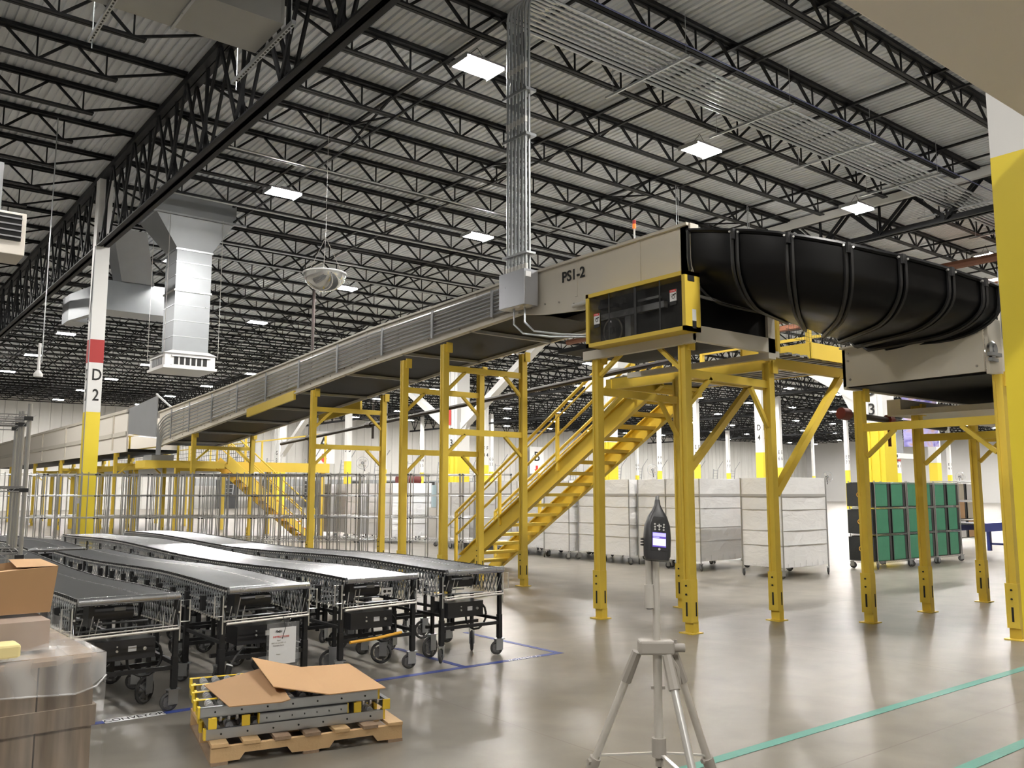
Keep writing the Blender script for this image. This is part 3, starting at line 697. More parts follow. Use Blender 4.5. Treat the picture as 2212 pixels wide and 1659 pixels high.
tag(M().tube([(6, 9.4, 9.42), (24, 9.4, 9.42)], .012, 5).build('blue_cable', mat('blue_cable', (.12, .14, .3), .5)), 'thin blue cable running beside the horizontal conduit bank', 'cable')
for y, z, lab in ((19.1, 9.5, 'joist passing the drop duct'), (23.0, 9.48, 'second joist behind the drop duct'), (26.8, 9.48, 'third joist behind the drop duct'), (17.27+1.905*6, 9.48, 'joist nearest the hanging dome mirror')):
    tag(M().tube([(5.6, y-.1, z), (24.4, y-.1, z)], .02, 6).build('roof_conduit', GALV, None, True), 'bright thin conduit clipped along the '+lab, 'conduit')
def ypath(x, off):
    pass
sc_ = thing('side_conduit_run', 'group of parallel steel conduits clipped along the inclined conveyor side', 'conduit', (7.98, 18, 4))
for k in range(7):
    pts = []
    f = .22+.1*k
    for y in (10.1, 12, 14.6, 18, 21.84, 25, 26.9): pts.append((7.99, y, zb(y)+(zt(y)-zb(y))*f))
    z = pts[-1][2]; pts += [(7.99, 27.25, z-.04-.02), (7.99, 27.4+.06*k, z-.25), (7.99, 27.45+.06*k, 2.75)]
    M().tube(pts, .02, 6).build('conduit', GALV, sc_, True, world=True)
for y in (10.6, 12.3, 14, 15.8, 17.6, 19.4, 21.2, 23, 24.8, 26.4):
    M().box(7.955, y-.03, zb(y)+.08, 7.975, y+.03, zt(y)-.08).build('clip_bar', GREYE, sc_, world=True)
for k, dy in enumerate((0, .25)):
    M().tube([(7.85, 9.9-dy, 4.33), (7.85, 9.9-dy, 4.1), (7.9, 9.75-dy, 3.95), (8.2, 9.5-dy, 3.9), (8.9, 8.7-dy*.5, 3.86), (9.6, 8.2, 3.84)], .016, 8).build('drop_conduit', GALV, jb, True, world=True)
bc_ = thing('stack_beacon', 'small red and amber stack light on the conveyor side rail', 'beacon', (8.05, 7.63, 4.9))
M().tube([(8.05,7.63,4.88),(8.05,7.63,5.05)], .012, 8).build('stem', WHT, bc_, world=True)
M().tube([(8.05,7.63,5.05),(8.05,7.63,5.11)], .024, 12).build('amber_lens', AMB, bc_, world=True); M().tube([(8.05,7.63,5.11),(8.05,7.63,5.16)], .024, 12).build('red_lens', REDP, bc_, world=True)

# ------------------------------------------------------------------ ducts
dm = mat('duct_galv', (.3, .315, .33), .45, .75, var=.18, vscale=1.5, rvar=.1)
dd = thing('hanging_duct', 'square galvanised drop duct with a white diffuser box', 'duct', (7.9, 25.3, 5))
x0, x1, y0, y1 = 7.42, 8.42, 24.8, 25.8
m = M().box(x0, y0, 5.55, x1, y1, 8.55); m.build('duct_shaft', dm, dd, world=True)
for z in (6.0, 6.45, 6.9, 7.75, 8.15): M().box(x0-.012, y0-.012, z, x1+.012, y1+.012, z+.018).build('seam_flange', GALV, dd, world=True)
M().box(x0-.03, y0-.03, 7.3, x1+.03, y1+.03, 7.35).build('joint_flange', ALUW, dd, world=True)
M().box(x0-.03, y0-.03, 8.5, x1+.03, y1+.03, 8.55).build('joint_flange', GALV, dd, world=True)
M().add([(x0,y0,8.55),(x1,y0,8.55),(x1,y1,8.55),(x0,y1,8.55),(6.75,24.6,9.45),(8.95,24.6,9.45),(8.95,26.2,9.45),(6.75,26.2,9.45)], [(0,1,5,4),(1,2,6,5),(2,3,7,6),(3,0,4,7)]).build('transition', dm, dd, world=True)
M().box(6.7, 24.55, 9.45, 9.0, 26.25, 10.08).build('upper_plenum', dm, dd, world=True)
M().box(6.6, 24.5, 9.42, 9.3, 24.56, 9.47).build('support_angle', GALV, dd, world=True)
M().box(8.2, 24.79, 8.9, 8.3, 24.8, 8.97).build('label_sticker', WHTP, dd, world=True)
dfx0, dfx1, dfy0, dfy1 = 7.12, 8.62, 24.55, 26.1
df = M().box(dfx0, dfy0, 5.05, dfx1, dfy1, 5.13).box(dfx0+.05, dfy0+.05, 5.13, dfx1-.05, dfy1-.05, 5.5).add([(x0-.02,y0-.02,5.6),(x1+.02,y0-.02,5.6),(x1+.02,y1+.02,5.6),(x0-.02,y1+.02,5.6),(dfx0,dfy0,5.48),(dfx1,dfy0,5.48),(dfx1,dfy1,5.48),(dfx0,dfy1,5.48)], [(0,1,5,4),(1,2,6,5),(2,3,7,6),(3,0,4,7)])
df.build('diffuser_box', WHTP, dd, world=True, bevel=.01)
for k in range(6):
    M().box(dfx0+.3+k*.16, dfy0+.035, 5.17, dfx0+.41+k*.16, dfy0+.06, 5.38).build('grille_slot', BLACKINK, dd, world=True)
    M().box(dfx0+.035, dfy0+.3+k*.16, 5.17, dfx0+.06, dfy0+.41+k*.16, 5.38).build('grille_slot', GREYE, dd, world=True)
M().box(dfx0+.22, dfy0-.0, 5.39, dfx0+1.32, dfy0+.05, 5.43).box(dfx0+.22, dfy0, 5.13, dfx0+1.32, dfy0+.05, 5.16).box(dfx0, dfy0+.2, 5.39, dfx0+.05, dfy0+1.32, 5.43).build('grille_frame', WHTP, dd, world=True)
for x, y in ((dfx0, dfy0), (dfx1, dfy0), (dfx0, dfy1), (dfx1, dfy1)): M().tube([(x, y, 5.4), (x, y, 9.5)], .008, 4).build('hanger_wire', ALUW, dd, world=True)
d2 = thing('hanging_duct', 'darker galvanised branch duct hanging behind the drop duct', 'duct', (7, 30, 8))
M().box(6.6, 29.0, 7.35, 9.4, 30.1, 8.3).box(6.0, 31.5, 7.3, 6.6, 32.5, 8.2).build('duct_body', dm, d2, world=True)
M().add([(6.6,29,7.35),(6.6,30.1,7.35),(6.6,30.1,8.3),(6.6,29,8.3),(6.0,31.5,7.3),(6.0,32.5,7.3),(6.0,32.5,8.2),(6.0,31.5,8.2)], [(0,4,7,3),(0,1,5,4),(1,2,6,5),(3,7,6,2)]).build('elbow', dm, d2, world=True)
M().add([(7.0,28.95,8.3),(8.0,28.95,8.3),(8.0,29.9,8.3),(7.0,29.9,8.3),(6.3,27.5,9.6),(7.3,27.5,9.6),(7.3,28.5,9.6),(6.3,28.5,9.6)], [(0,1,5,4),(1,2,6,5),(2,3,7,6),(3,0,4,7)]).build('offset_drop', dm, d2, world=True)
d3 = thing('hanging_duct', 'broad grey overhead duct on perforated struts at the top edge', 'duct', (3, 12, 8.6))
M().box(-1.5, 11.05, 8.2, 4.62, 12.1, 8.95).build('duct_body', mat('duct_grey', (.36, .36, .34), .4, .5, var=.08, vscale=1), d3, world=True)
for x in (-.6, 1.6, 3.4): M().box(x-.02, 11.02, 8.17, x+.02, 12.13, 8.2).box(x-.02, 11.02, 8.17, x+.02, 11.05, 8.98).build('joint_flange', GALV, d3, world=True)
M().box(4.08, 11.04, 8.7, 4.2, 11.05, 8.86).build('label_sticker', WHTP, d3, world=True)
for x in (2.55, 4.66):
    M().box(x-.03, 10.8, 8.1, x+.03, 13.1, 8.16).build('strut', GALV, d3, world=True)
    m = M()
    for k in range(24): m.box(x-.012, 10.84+.094*k, 8.096, x+.012, 10.89+.094*k, 8.1)
    m.build('perforation', BLACKINK, d3, world=True)
    M().tube([(x, 12.95, 7.95), (x, 12.95, 9.6)], .008, 4).tube([(x, 10.9, 8.0), (x, 10.9, 9.6)], .008, 4).build('rod', GALV, d3, world=True)
ht = thing('hanging_heater', 'beige unit heater with louvres hanging at the far edge of the roof', 'heater', (1.7, 13.8, 5.2))
M().box(1.3, 13.85, 5.0, 2.02, 14.5, 5.62).build('casing', CREAM2, ht, world=True, bevel=.01)
M().box(1.46, 13.83, 5.2, 1.96, 13.85, 5.58).build('grille_opening', BLACKINK, ht, world=True)
for k in range(4): M().box(1.46, 13.8, 5.24+k*.09, 1.96, 13.835, 5.26+k*.09).build('louvre', GREYE, ht, world=True)
M().box(1.6, 14.1, 5.62, 1.72, 14.22, 6.4).build('flue_pipe', GREYE, ht, world=True)
# cream overhead trough near the camera
oc = thing('hanging_trough', 'plain cream enclosed metal trough close overhead by the yellow column', 'trough', (6, 1.35, 3.4))
M().box(2.3, 1.14, 3.4, 12, 1.572, 3.95).build('trough_casing', CREAM2, oc, world=True, bevel=.008)
M().box(2.3, 1.12, 3.93, 12, 1.6, 3.97).build('trough_lid', CREAM2, oc, world=True)
# hanging dome mirror
pm = thing('dome_mirror', 'clear half dome safety mirror hanging on thin chains', 'mirror', (7.5, 15.5, 5.8))
c = V((7.5, 15.5, 5.93)); rr = .42
m = M(); vs = []; fs = []; nu, nv = 24, 7
for j in range(nv+1):
    ph = math.pi/2*j/nv
    for i in range(nu): vs.append((c.x+rr*math.cos(ph)*math.cos(2*math.pi*i/nu), c.y+rr*math.cos(ph)*math.sin(2*math.pi*i/nu), c.z-rr*.85*math.sin(ph)))
for j in range(nv):
    for i in range(nu): fs.append((j*nu+i, j*nu+(i+1)%nu, (j+1)*nu+(i+1)%nu, (j+1)*nu+i))
m.add(vs, fs).build('mirror_dome', mat('mirror_bowl', (.75, .76, .76), .08, .9), pm, True, world=True)
M().ring(c, (0,0,1), rr, .02, 32).build('rim', WHTP, pm, True, world=True)
for a in (0, 2.1, 4.2): M().tube([(c.x+rr*math.cos(a), c.y+rr*math.sin(a), c.z), (c.x, c.y, c.z+.75)], .005, 4).build('chain', ALUW, pm, world=True)
M().tube([(c.x, c.y, c.z+.75), (c.x, c.y, 9.5)], .003, 4).build('cord', ALUW, pm, world=True)
sp = thing('pendant_sensor', 'white pendant access antenna on a long rod', 'antenna', (3.32, 20, 4.1))
M().tube([(3.32,20,4.15),(3.32,20,4.7)], .03, 8).build('tube', WHTP, sp, world=True); M().tube([(3.32,20,4.0),(3.32,20,4.06),(3.32,20,4.14)], [.09,.09,.03], 12).build('dome', WHTP, sp, world=True)
M().tube([(3.37,20,4.3),(3.37,20,9.6)], .012, 6).build('rod', GALV, sp, world=True)
# sprinkler pipe
pp = thing('sprinkler_pipe', 'long black sprinkler pipe passing behind the yellow supports', 'pipe', (12, 20, 3.4))
M().tube([(10.6, 24.5, 3.05), (10.6, 9.2, 3.75)], .045, 8).build('pipe', PIPE, pp, True, world=True)
for y in (19.2, 22.6): M().tube([(10.6, y-.12, 3.3+(19.2-y)*.045), (10.6, y+.12, 3.3+(19.2-y)*.045)], .075, 8).tube([(10.6, y-.2, 2.95+(19.2-y)*.045), (10.6, y-.2, 3.8)], .03, 6).build('coupling', PIPE, pp, True, world=True)
p2 = thing('sprinkler_branch', 'dark red capped sprinkler branch pipe under the cross conveyor', 'pipe', (12, 7, 2.7))
M().tube([(11.2, 6.6, 2.72), (13.6, 6.4, 2.62)], .045, 8).build('pipe', PIPE, p2, True, world=True)
M().tube([(11.05, 6.62, 2.73), (11.2, 6.6, 2.72)], .085, 10).build('end_cap', DKRED, p2, True, world=True)
M().tube([(12.1, 6.52, 2.68), (12.2, 6.51, 2.68)], .08, 10).tube([(12.15, 6.52, 2.3), (12.15, 6.52, 2.68)], .025, 6).build('coupling', DKRED, p2, True, world=True)

# ------------------------------------------------------------------ floor marks
def tape(x0, y0, x1, y1, w, mt, label):
    t = M(); 
    if abs(x1-x0) > abs(y1-y0): t.box(x0, y0-w/2, .001, x1, y0+w/2, .0025)
    else: t.box(x0-w/2, y0, .001, x0+w/2, y1, .0025)
    return tag(t.build('floor_tape', mt), label, 'floor tape')
tape(3.7, 3.63, 22, 3.63, .085, TEALT, 'long teal floor tape line passing behind the tripod')
tape(5.2, 2.6, 20, 2.6, .085, TEALT, 'teal floor tape line at the lower corner by the big yellow column')
tape(.5, 6.93, 6.12, 6.93, .075, BLUET, 'blue floor tape along the ends of the roller conveyors')
tape(6.08, 6.93, 6.08, 8.6, .065, BLUET, 'blue floor tape at the outer side of the last roller conveyor').location.z = .0006
tape(4.9, 6.93, 4.9, 8.2, .065, BLUET, 'short blue floor tape between the last two roller conveyors').location.z = .0006
lb = thing('floor_label', 'white floor label reading CONVEYOR on the blue tape', 'floor label', (1.93, 6.92, .003))
M().box(1.72, 6.87, .003, 2.14, 6.985, .0045).build('label_panel', WHTP, lb, world=True)
text('label_lettering', 'CONVEYOR', .1, BLACKINK, lb, (1.93, 6.927, .005), (1,0,0), (0,1,0), ext=.0004, squeeze=.78)
lb = thing('floor_label', 'worn white floor lettering near the last blue tape corner', 'floor label', (5.62, 6.95, .003))
text('label_lettering', 'CONVEYOR', .1, WHTP, lb, (5.62, 6.93, .0034), (-1,0,0), (0,-1,0), ext=.0004, squeeze=.78)

# ------------------------------------------------------------------ tripod and sound meter
tc = V((1.868, 1.712, 0)); rx = V((CAMR[0], CAMR[1], 0)); tf = CAMF
def tp(a, b, z): q = tc + rx*a + tf*b; return (q.x, q.y, z)   # a to the side, b away from the viewpoint
tr = thing('tripod', 'silver aluminium camera tripod standing on the concrete floor', 'tripod', tc)
M().tube([tp(0,0,1.225), tp(0,0,1.47)], .0105, 14).build('centre_column', ALU, tr, True, world=True)
M().tube([tp(0,0,.95), tp(0,0,1.2)], .0125, 14).build('lower_tube', ALU, tr, True, world=True)
M().box(-.052, -.028, 1.2, .045, .028, 1.238).rot(-YW).build('crown', PLG, tr, bevel=.006)
M().tube([tp(.04,-.01,1.218), tp(.075,-.01,1.218)], .012, 10).tube([tp(.05,-.01,1.2),tp(.05,-.01,1.24)], .004, 6).build('crank_knob', PLG, tr, True, world=True)
legs = [(-.052, .03, -.5, .3), (.048, .02, .46, .33), (.022, -.03, .2, -.55)]
for i, (a0, b0, a1, b1) in enumerate(legs):
    def lp(t): return tp(a0+(a1-a0)*t, b0+(b1-b0)*t, 1.2*(1-t)+.0)
    lg = M().tube([lp(.06), lp(.27)], .011, 10).build('leg', ALUW if i == 2 else ALU, tr, True, world=True)
    M().tube([lp(.0), lp(.07)], [.014, .016], 8).build('leg_joint', PLG, lg, True, world=True)
    M().tube([lp(.255), lp(.285)], .017, 10).tube([lp(.262), tp(a0+(a1-a0)*.262-.02, b0+(b1-b0)*.262-.012, 1.2*(1-.262))], .007, 6).build('leg_clamp', PLG, lg, True, world=True)
    M().tube([lp(.28), lp(.62)], .0085, 10).tube([lp(.6), lp(.63)], .013, 10).tube([lp(.62), lp(.985)], .0068, 8).build('leg_extension', ALU, lg, True, world=True)
    M().tube([lp(.97), lp(1.0)], .012, 8).build('rubber_foot', RUB, lg, True, world=True)
    M().bar(tp(0,0,.935), lp(.25), .012, .005).build('spreader_arm', ALUW, tr, world=True)
M().tube([tp(0,0,.925), tp(0,0,.975)], .02, 14).tube([tp(0,0,.9), tp(0,0,.925)], .011, 10).build('hub_collar', PLG, tr, True, world=True)
M().box(-.019, -.006, 1.105, .019, .006, 1.113).rot(-YW).build('tube_clip', PLG, tr)
M().tube([tp(.035,0,1.19), tp(.052,.0,1.16), tp(.058,0,1.12), tp(.05,0,1.08)], [.008,.009,.007,.004], 8).build('carry_handle', PLG, tr, True, world=True)
M().tube([tp(0,0,.9), tp(.004,0,.86), tp(-.004,0,.83)], .005, 6).build('hook', DKPL, tr, True, world=True)
M().tube([tp(-.02,.0,1.475), tp(-.02,.0,1.385)], .009, 10).tube([tp(-.02,0,1.39), tp(-.0185,0,1.325)], .0135, 12).build('pan_handle', ALU, tr, True, world=True)
M().tube([tp(-.0185,0,1.326), tp(-.0183,0,1.322)], .0095, 12).build('handle_socket', BLACKINK, tr, True, world=True)
M().box(-.03, -.02, 1.46, .02, .025, 1.49).rot(-YW).build('tilt_head', DKPL, tr, bevel=.004)
sm = thing('sound_level_meter', 'charcoal sound level meter with lit violet screen atop the tripod', 'sound meter', tp(0,-.03,1.47))
sm.rotation_euler = (-.22, .09, -YW+.12)
prof = [(0,.018,.2,.006),(.0,.0065,.193,.0065)]
def ell(z, w, d, yo=0, n=20):
    o = []
    for k in range(n):
        t = 2*math.pi*k/n; ct, sn = math.cos(t), math.sin(t)
        o.append((w*math.copysign(abs(ct)**.55, ct), yo+d*math.copysign(abs(sn)**.6, sn), z))
    return o
lv = [(-.012,.032,.016),(.0,.037,.019),(.05,.0385,.02),(.085,.036,.019),(.112,.027,.016),(.13,.016,.013),(.145,.0085,.0085),(.16,.0065,.0065)]
vs = []; fs = []; n = 20
for z, w, d in lv: vs += ell(z, w, d)
for j in range(len(lv)-1):
    for k in range(n): fs.append((j*n+k, j*n+(k+1)%n, (j+1)*n+(k+1)%n, (j+1)*n+k))
fs += [tuple(range(n))[::-1], tuple((len(lv)-1)*n+k for k in range(n))]
M().add(vs, fs).build('meter_body', DKPL, sm, True)
M().add([(-.023,-.0195,.012),(.023,-.0195,.012),(.024,-.0205,.085),(.016,-.0185,.108),(-.016,-.0185,.108),(-.024,-.0205,.085),(-.023,-.017,.012),(.023,-.017,.012),(.024,-.017,.085),(.016,-.015,.108),(-.016,-.015,.108),(-.024,-.017,.085)],
        [(0,1,2,3,4,5),(0,6,7,1),(1,7,8,2),(2,8,9,3),(3,9,10,4),(4,10,11,5),(5,11,6,0)]).build('face_panel', BLACKINK, sm)
M().box(-.0195, -.0215, .022, .0195, -.0205, .063).build('screen_bezel', SCR2, sm)
sc = M().box(-.0185, -.0222, .052, .0185, -.0214, .0615).build('screen_upper', SCR, sm); M().box(-.0185, -.0222, .026, .0185, -.0214, .046).build('screen_lower', mat('lcd_white', (.2,.2,.3), .3, emit=(.75,.72,1), estr=1.0), sm)
M().box(-.0175, -.0222, .048, 0, -.0214, .0505).build('screen_bar', SCR, sm)
for x, z in ((-.013,.086),(.013,.086),(-.0125,.0785),(.0125,.0785),(-.0125,.071),(.0125,.071),(0,.0715),(0,.0165)): M().disc((x,-.0212,z), (0,1,0), .0027 if z > .05 else .0035, .002, 10).build('button', ALUW, sm)
M().box(-.007,-.022,.080,.007,-.0205,.0835).box(-.0018,-.022,.0755,.0018,-.0205,.0875).build('navigation_key', ALUW, sm)
for z in (.03, .038, .046): M().bar((-.037,.004,z), (-.041,.012,z), .01, .0035).build('grip_rib', DKPL, sm)
M().tube([(0,0,.155),(0,0,.172)], .0062, 12).build('microphone', CHR, sm, True)
SA, SB, SD = 41.5, 71.0, 121.9
# ------------------------------------------------------------------ pallet with roller tracks
px, py, pa = 1.97, 5.44, -.2
pl = thing('wooden_pallet', 'pale wooden pallet on the floor under stacked roller tracks', 'pallet', (px, py, 0), pa)
for y in (0, .48, .97):
    M().poly([(0,y,0.018),(0,y,.105),(1.22,y,.105),(1.22,y,.018),(1.05,y,.018),(1.02,y,.058),(.76,y,.058),(.73,y,.018),(.49,y,.018),(.46,y,.058),(.2,y,.058),(.17,y,.018)], (0,.04,0)).build('stringer', WOOD, pl)
for i, x in enumerate((0, .19, .38, .57, .76, .95, 1.12)): M().box(x, -.01, .105, x+.1, 1.02, .125).build('deck_board', WOODD if i in (2,3,5) else WOOD, pl)
for x in (0, .56, 1.12): M().box(x, -.01, 0, x+.1, 1.02, .018).build('bottom_board', WOODD, pl)
railm = M().box(0, -.0, 0, 1.14, .006, .062).box(0, 0, .056, 1.14, .03, .062).box(0, 0, 0, 1.14, .03, .006).mesh('side_rail', GALV)
holem = None
m = M()
for k in range(7): m.disc((.09+k*.16, -.002, .03), (0,1,0), .006, .006, 8)
holem = m.mesh('bolt_hole', BLACKINK)
capm = M().box(-.012, 0, 0, .004, .05, .064).box(1.136, 0, 0, 1.152, .05, .064).mesh('end_cap', YCAP)
stripm = M().box(0, 0, .0, 1.14, .03, .004).mesh('yellow_strip', YCAP)
whm = M().disc((0,0,0), (0,1,0), .024, .014, 12).mesh('skate_wheel', mat('bright_zinc', (.8, .8, .82), .3, .6))
axm = M().tube([(0, .03, 0), (0, .22, 0)], .004, 4).mesh('axle', GALV)
def track(loc, a, label, rows=3):
    t = thing('roller_track', label, 'roller track', loc, a, 'roller tracks stacked on the pallet' if label.startswith('grey') else None)
    inst('side_rail', railm, t); inst('side_rail', railm, t, (1.14, .25, 0), (0,0,math.pi))
    inst('end_cap', capm, t); inst('end_cap', capm, t, (0, .2, 0)); inst('bolt_hole', holem, t); inst('yellow_strip', stripm, t, (0, .2, .062))
    for k in range(13):
        for j in range(3): inst('skate_wheel', whm, t, (.07+k*.083, .07+j*.05+(.02 if k % 2 else 0), .05))
        inst('axle', axm, t, (.07+k*.083, 0, .05))
    return t
pc, ps = math.cos(pa), math.sin(pa)
def pw(x, y, z): return (px+x*pc-y*ps, py+x*ps+y*pc, z)
lab2 = ['at the front', 'in the middle', 'behind the middle', 'at the back']
for L, z in (('bottom', .127), ('top', .262)):
    for i in range(4): track(pw(.0+.02*i-(.06 if L == 'top' else .02), .1+.235*i, z), pa, 'skate wheel track lying lengthwise %s of the %s layer on the pallet' % (lab2[i], L))
for i, x in enumerate((.24, 1.16)): track(pw(x, .09, .195), pa+math.pi/2, 'skate wheel track lying crosswise in the middle layer, %s end' % ['at the crate', 'at the outer'][i]).scale = (.82, 1, 1)
track(pw(.3, .09, .195), pa, 'short skate wheel track lying lengthwise in the middle layer').scale = (.5, 1, 1)
def sheet(pts, m, label, th=.006):
    vs = [V(p) for p in pts]; n = len(vs)//2; s = M()
    top_ = vs; b = [v-V((0,0,th)) for v in vs]
    f = []
    for i in range(n-1): f += [(i, i+1, n+i+1, n+i)]; f += [(2*n+i, 3*n+i, 3*n+i+1, 2*n+i+1)]
    f += [(0,n,3*n,2*n),(n-1,3*n-1,4*n-1,2*n-1)]
    for i in range(n-1): f += [(i,2*n+i,2*n+i+1,i+1),(n+i,n+i+1,3*n+i+1,3*n+i)]
    return tag(s.add(top_+b, f).build('cardboard_sheet', m), label, 'cardboard')
zt2 = .335
sheet([pw(.1,.02,zt2), pw(.42,.0,zt2), pw(.47,-.0,zt2+.01), pw(.02,.55,.37), pw(.4,.8,.39), pw(.5,.85,.4)], CARD2, 'smaller tan cardboard sheet lying flat on the roller tracks')
sheet([pw(.4,.18,.395), pw(.72,.0,.35), pw(1.12,.06,.34), pw(.38,.85,.47), pw(.72,.78,.385), pw(1.08,.8,.375)], CARD, 'larger creased cardboard sheet resting across the roller tracks')

# ------------------------------------------------------------------ wrapped crate at the lower corner
kx, ky, ka = .92, 5.14, .02
cr = thing('wrapped_crate', 'weathered board crate in clear stretch film at the lower corner', 'crate', (kx, ky, 0), ka)
W_, D_ = 1.25, 1.15
for i in range(6): M().box(-W_+i*W_/6+.003, -.0-D_*0, .1, -W_+(i+1)*W_/6-.003, .02, .95).build('side_board', CRATE, cr)
# front face looks towards the viewpoint: local -y
for i in range(6): M().box(-W_+i*W_/6+.003, -D_, .12, -W_+(i+1)*W_/6-.003, -D_+.02, .95).build('side_board', CRATE, cr)
for i in range(6): M().box(-.02, -D_+i*D_/6+.003, .12, 0, -D_+(i+1)*D_/6-.003, .95).build('side_board', CRATE, cr)
M().box(-W_, -D_-.015, .7, .01, -D_, .78).box(0, -D_, .7, .015, 0, .78).box(-W_, -D_-.015, .42, .01, -D_, .5).build('batten', CRATE, cr)
M().box(-W_, -D_, .95, .03, .02, .97).build('crate_lid', WOODD, cr)
M().box(-W_, -D_, .0, 0, 0, .1).build('skid', WOODD, cr)
def filmbox(x0, y0, z0, x1, y1, z1, n=9, amp=.02, top=True):
    m = M(); per = []
    for i in range(n): per.append((x0+(x1-x0)*i/n, y0))
    for i in range(n): per.append((x1, y0+(y1-y0)*i/n))
    for i in range(n): per.append((x1-(x1-x0)*i/n, y1))
    for i in range(n): per.append((x0, y1-(y1-y0)*i/n))
    L = len(per); nz = 7; vs = []
    for j in range(nz+1):
        z = z0+(z1-z0)*j/nz
        for (x, y) in per:
            k = amp*(R()-.3); cxx, cyy = (x0+x1)/2, (y0+y1)/2; d = math.hypot(x-cxx, y-cyy)
            vs.append((x+(x-cxx)/d*k, y+(y-cyy)/d*k, z+amp*.4*(R()-.5)))
    fs = [(j*L+i, j*L+(i+1)%L, (j+1)*L+(i+1)%L, (j+1)*L+i) for j in range(nz) for i in range(L)]
    if top:
        b = len(vs); vs.append(((x0+x1)/2, (y0+y1)/2, z1+.01)); fs += [(nz*L+i, nz*L+(i+1)%L, b) for i in range(L)]
    return m.add(vs, fs)
filmbox(-W_-.02, -D_-.03, .3, .03, .03, .985).build('stretch_film', FILM, cr, True)
m = M(); nx, ny = 16, 14; vs = [(-W_+(W_+.03)*i/nx, -D_-.02+(D_+.04)*j/ny, .99+.03*R()*(0 < i < nx and 0 < j < ny)) for j in range(ny+1) for i in range(nx+1)]
m.add(vs, [(j*(nx+1)+i, j*(nx+1)+i+1, (j+1)*(nx+1)+i+1, (j+1)*(nx+1)+i) for j in range(ny) for i in range(nx)]).build('film_cover', FILMT, cr, True)
m = M(); m.add([(-W_,-D_-.035,.99),(.035,-D_-.035,.99),(.035,-D_-.04,.9),(-.05,-D_-.045,.84),(-W_,-D_-.04,.9)], [(0,1,2,3,4)]).add([(.035,-D_-.035,.99),(.045,.0,.985),(.04,.0,.9),(.035,-D_-.04,.9)], [(0,1,2,3)]).build('film_skirt', FILMT, cr)
m = M().tube([(-W_,-D_-.045,.9),(-.6,-D_-.047,.875),(-.08,-D_-.05,.84),(0,-D_-.045,.86),(.038,-D_-.04,.9)], .004, 5); m.build('film_edge', FILMT, cr, True)
cb_ = thing('wrapped_carton', 'low carton under crumpled clear film on top of the crate', 'carton', (kx, ky, .985), ka)
M().box(-.95, -.93, 0, -.13, -.38, .12).build('carton_body', mat('carton_grey', (.42, .33, .27), .7, var=.2, vscale=6), cb_)
filmbox(-.98, -.96, .0, -.1, -.35, .135, 8, .02).build('stretch_film', FILM, cb_, True)
tag(M().box(-1.0, -1.12, 0, -.27, -.99, .055).build('foam_block', FOAM, None, bevel=.01), 'pale yellow foam block lying on top of the crate', 'foam')
fo = COL.objects[-1]
for o in COL.objects:
    if o.name == 'foam_block': o.location = (kx, ky, .99); o.rotation_euler = (0,0,ka)
bx = thing('cardboard_box', 'open brown cardboard box tipped on top of the wrapped carton', 'box', (.85, 4.67, 1.12), .02)
M().add([(-.45,-.3,0),(-.02,-.3,0),(-.02,.05,0),(-.45,.05,0),(-.46,-.31,.17),(0,-.31,.2),(.0,.06,.21),(-.46,.06,.17)], [(0,3,2,1),(0,1,5,4),(1,2,6,5),(2,3,7,6),(3,0,4,7)]).build('box_body', CARD2, bx)
M().add([(-.46,-.31,.17),(0,-.31,.2),(-.02,-.18,.195),(-.44,-.16,.16)], [(0,1,2,3)]).build('flap', CARD, bx)
M().add([(0,-.31,.2),(0,.06,.21),(-.14,.04,.215),(-.16,-.28,.2)], [(0,1,2,3)]).build('flap', CARD, bx)

# ------------------------------------------------------------------ flexible roller conveyors
def caster_mesh(r):
    f = M().box(-.03, -.05, 2*r+.012, .03, .05, 2*r+.02).box(-.027, -.045, r*.7, -.022, .03, 2*r+.015).box(.022, -.045, r*.7, .027, .03, 2*r+.015).mesh('fork', GALV)
    w = M().ring((0, -.03, r), (1,0,0), r-.014, .0145, 20, 6).mesh('tyre', RUB, True)
    c = M().disc((0, -.03, r), (1,0,0), r*.62, .012, 16).disc((0,-.03,r), (1,0,0), r*.22, .036, 8)
    for k in range(5): c.bar((0,-.03,r), (0, -.03+math.cos(k*1.257)*(r-.02), r+math.sin(k*1.257)*(r-.02)), .022, .02)
    return f, w, c.mesh('wheel_core', RUBC)
CB, CS = caster_mesh(.105), caster_mesh(.07)
def caster(parent, loc, big, a):
    f, w, c = CB if big else CS
    o = inst('caster_fork', f, parent, loc, (0,0,a)); 
    inst('caster_wheel', w, parent, loc, (0,0,a)); inst('wheel_core', c, parent, loc, (0,0,a))
rollm = {}
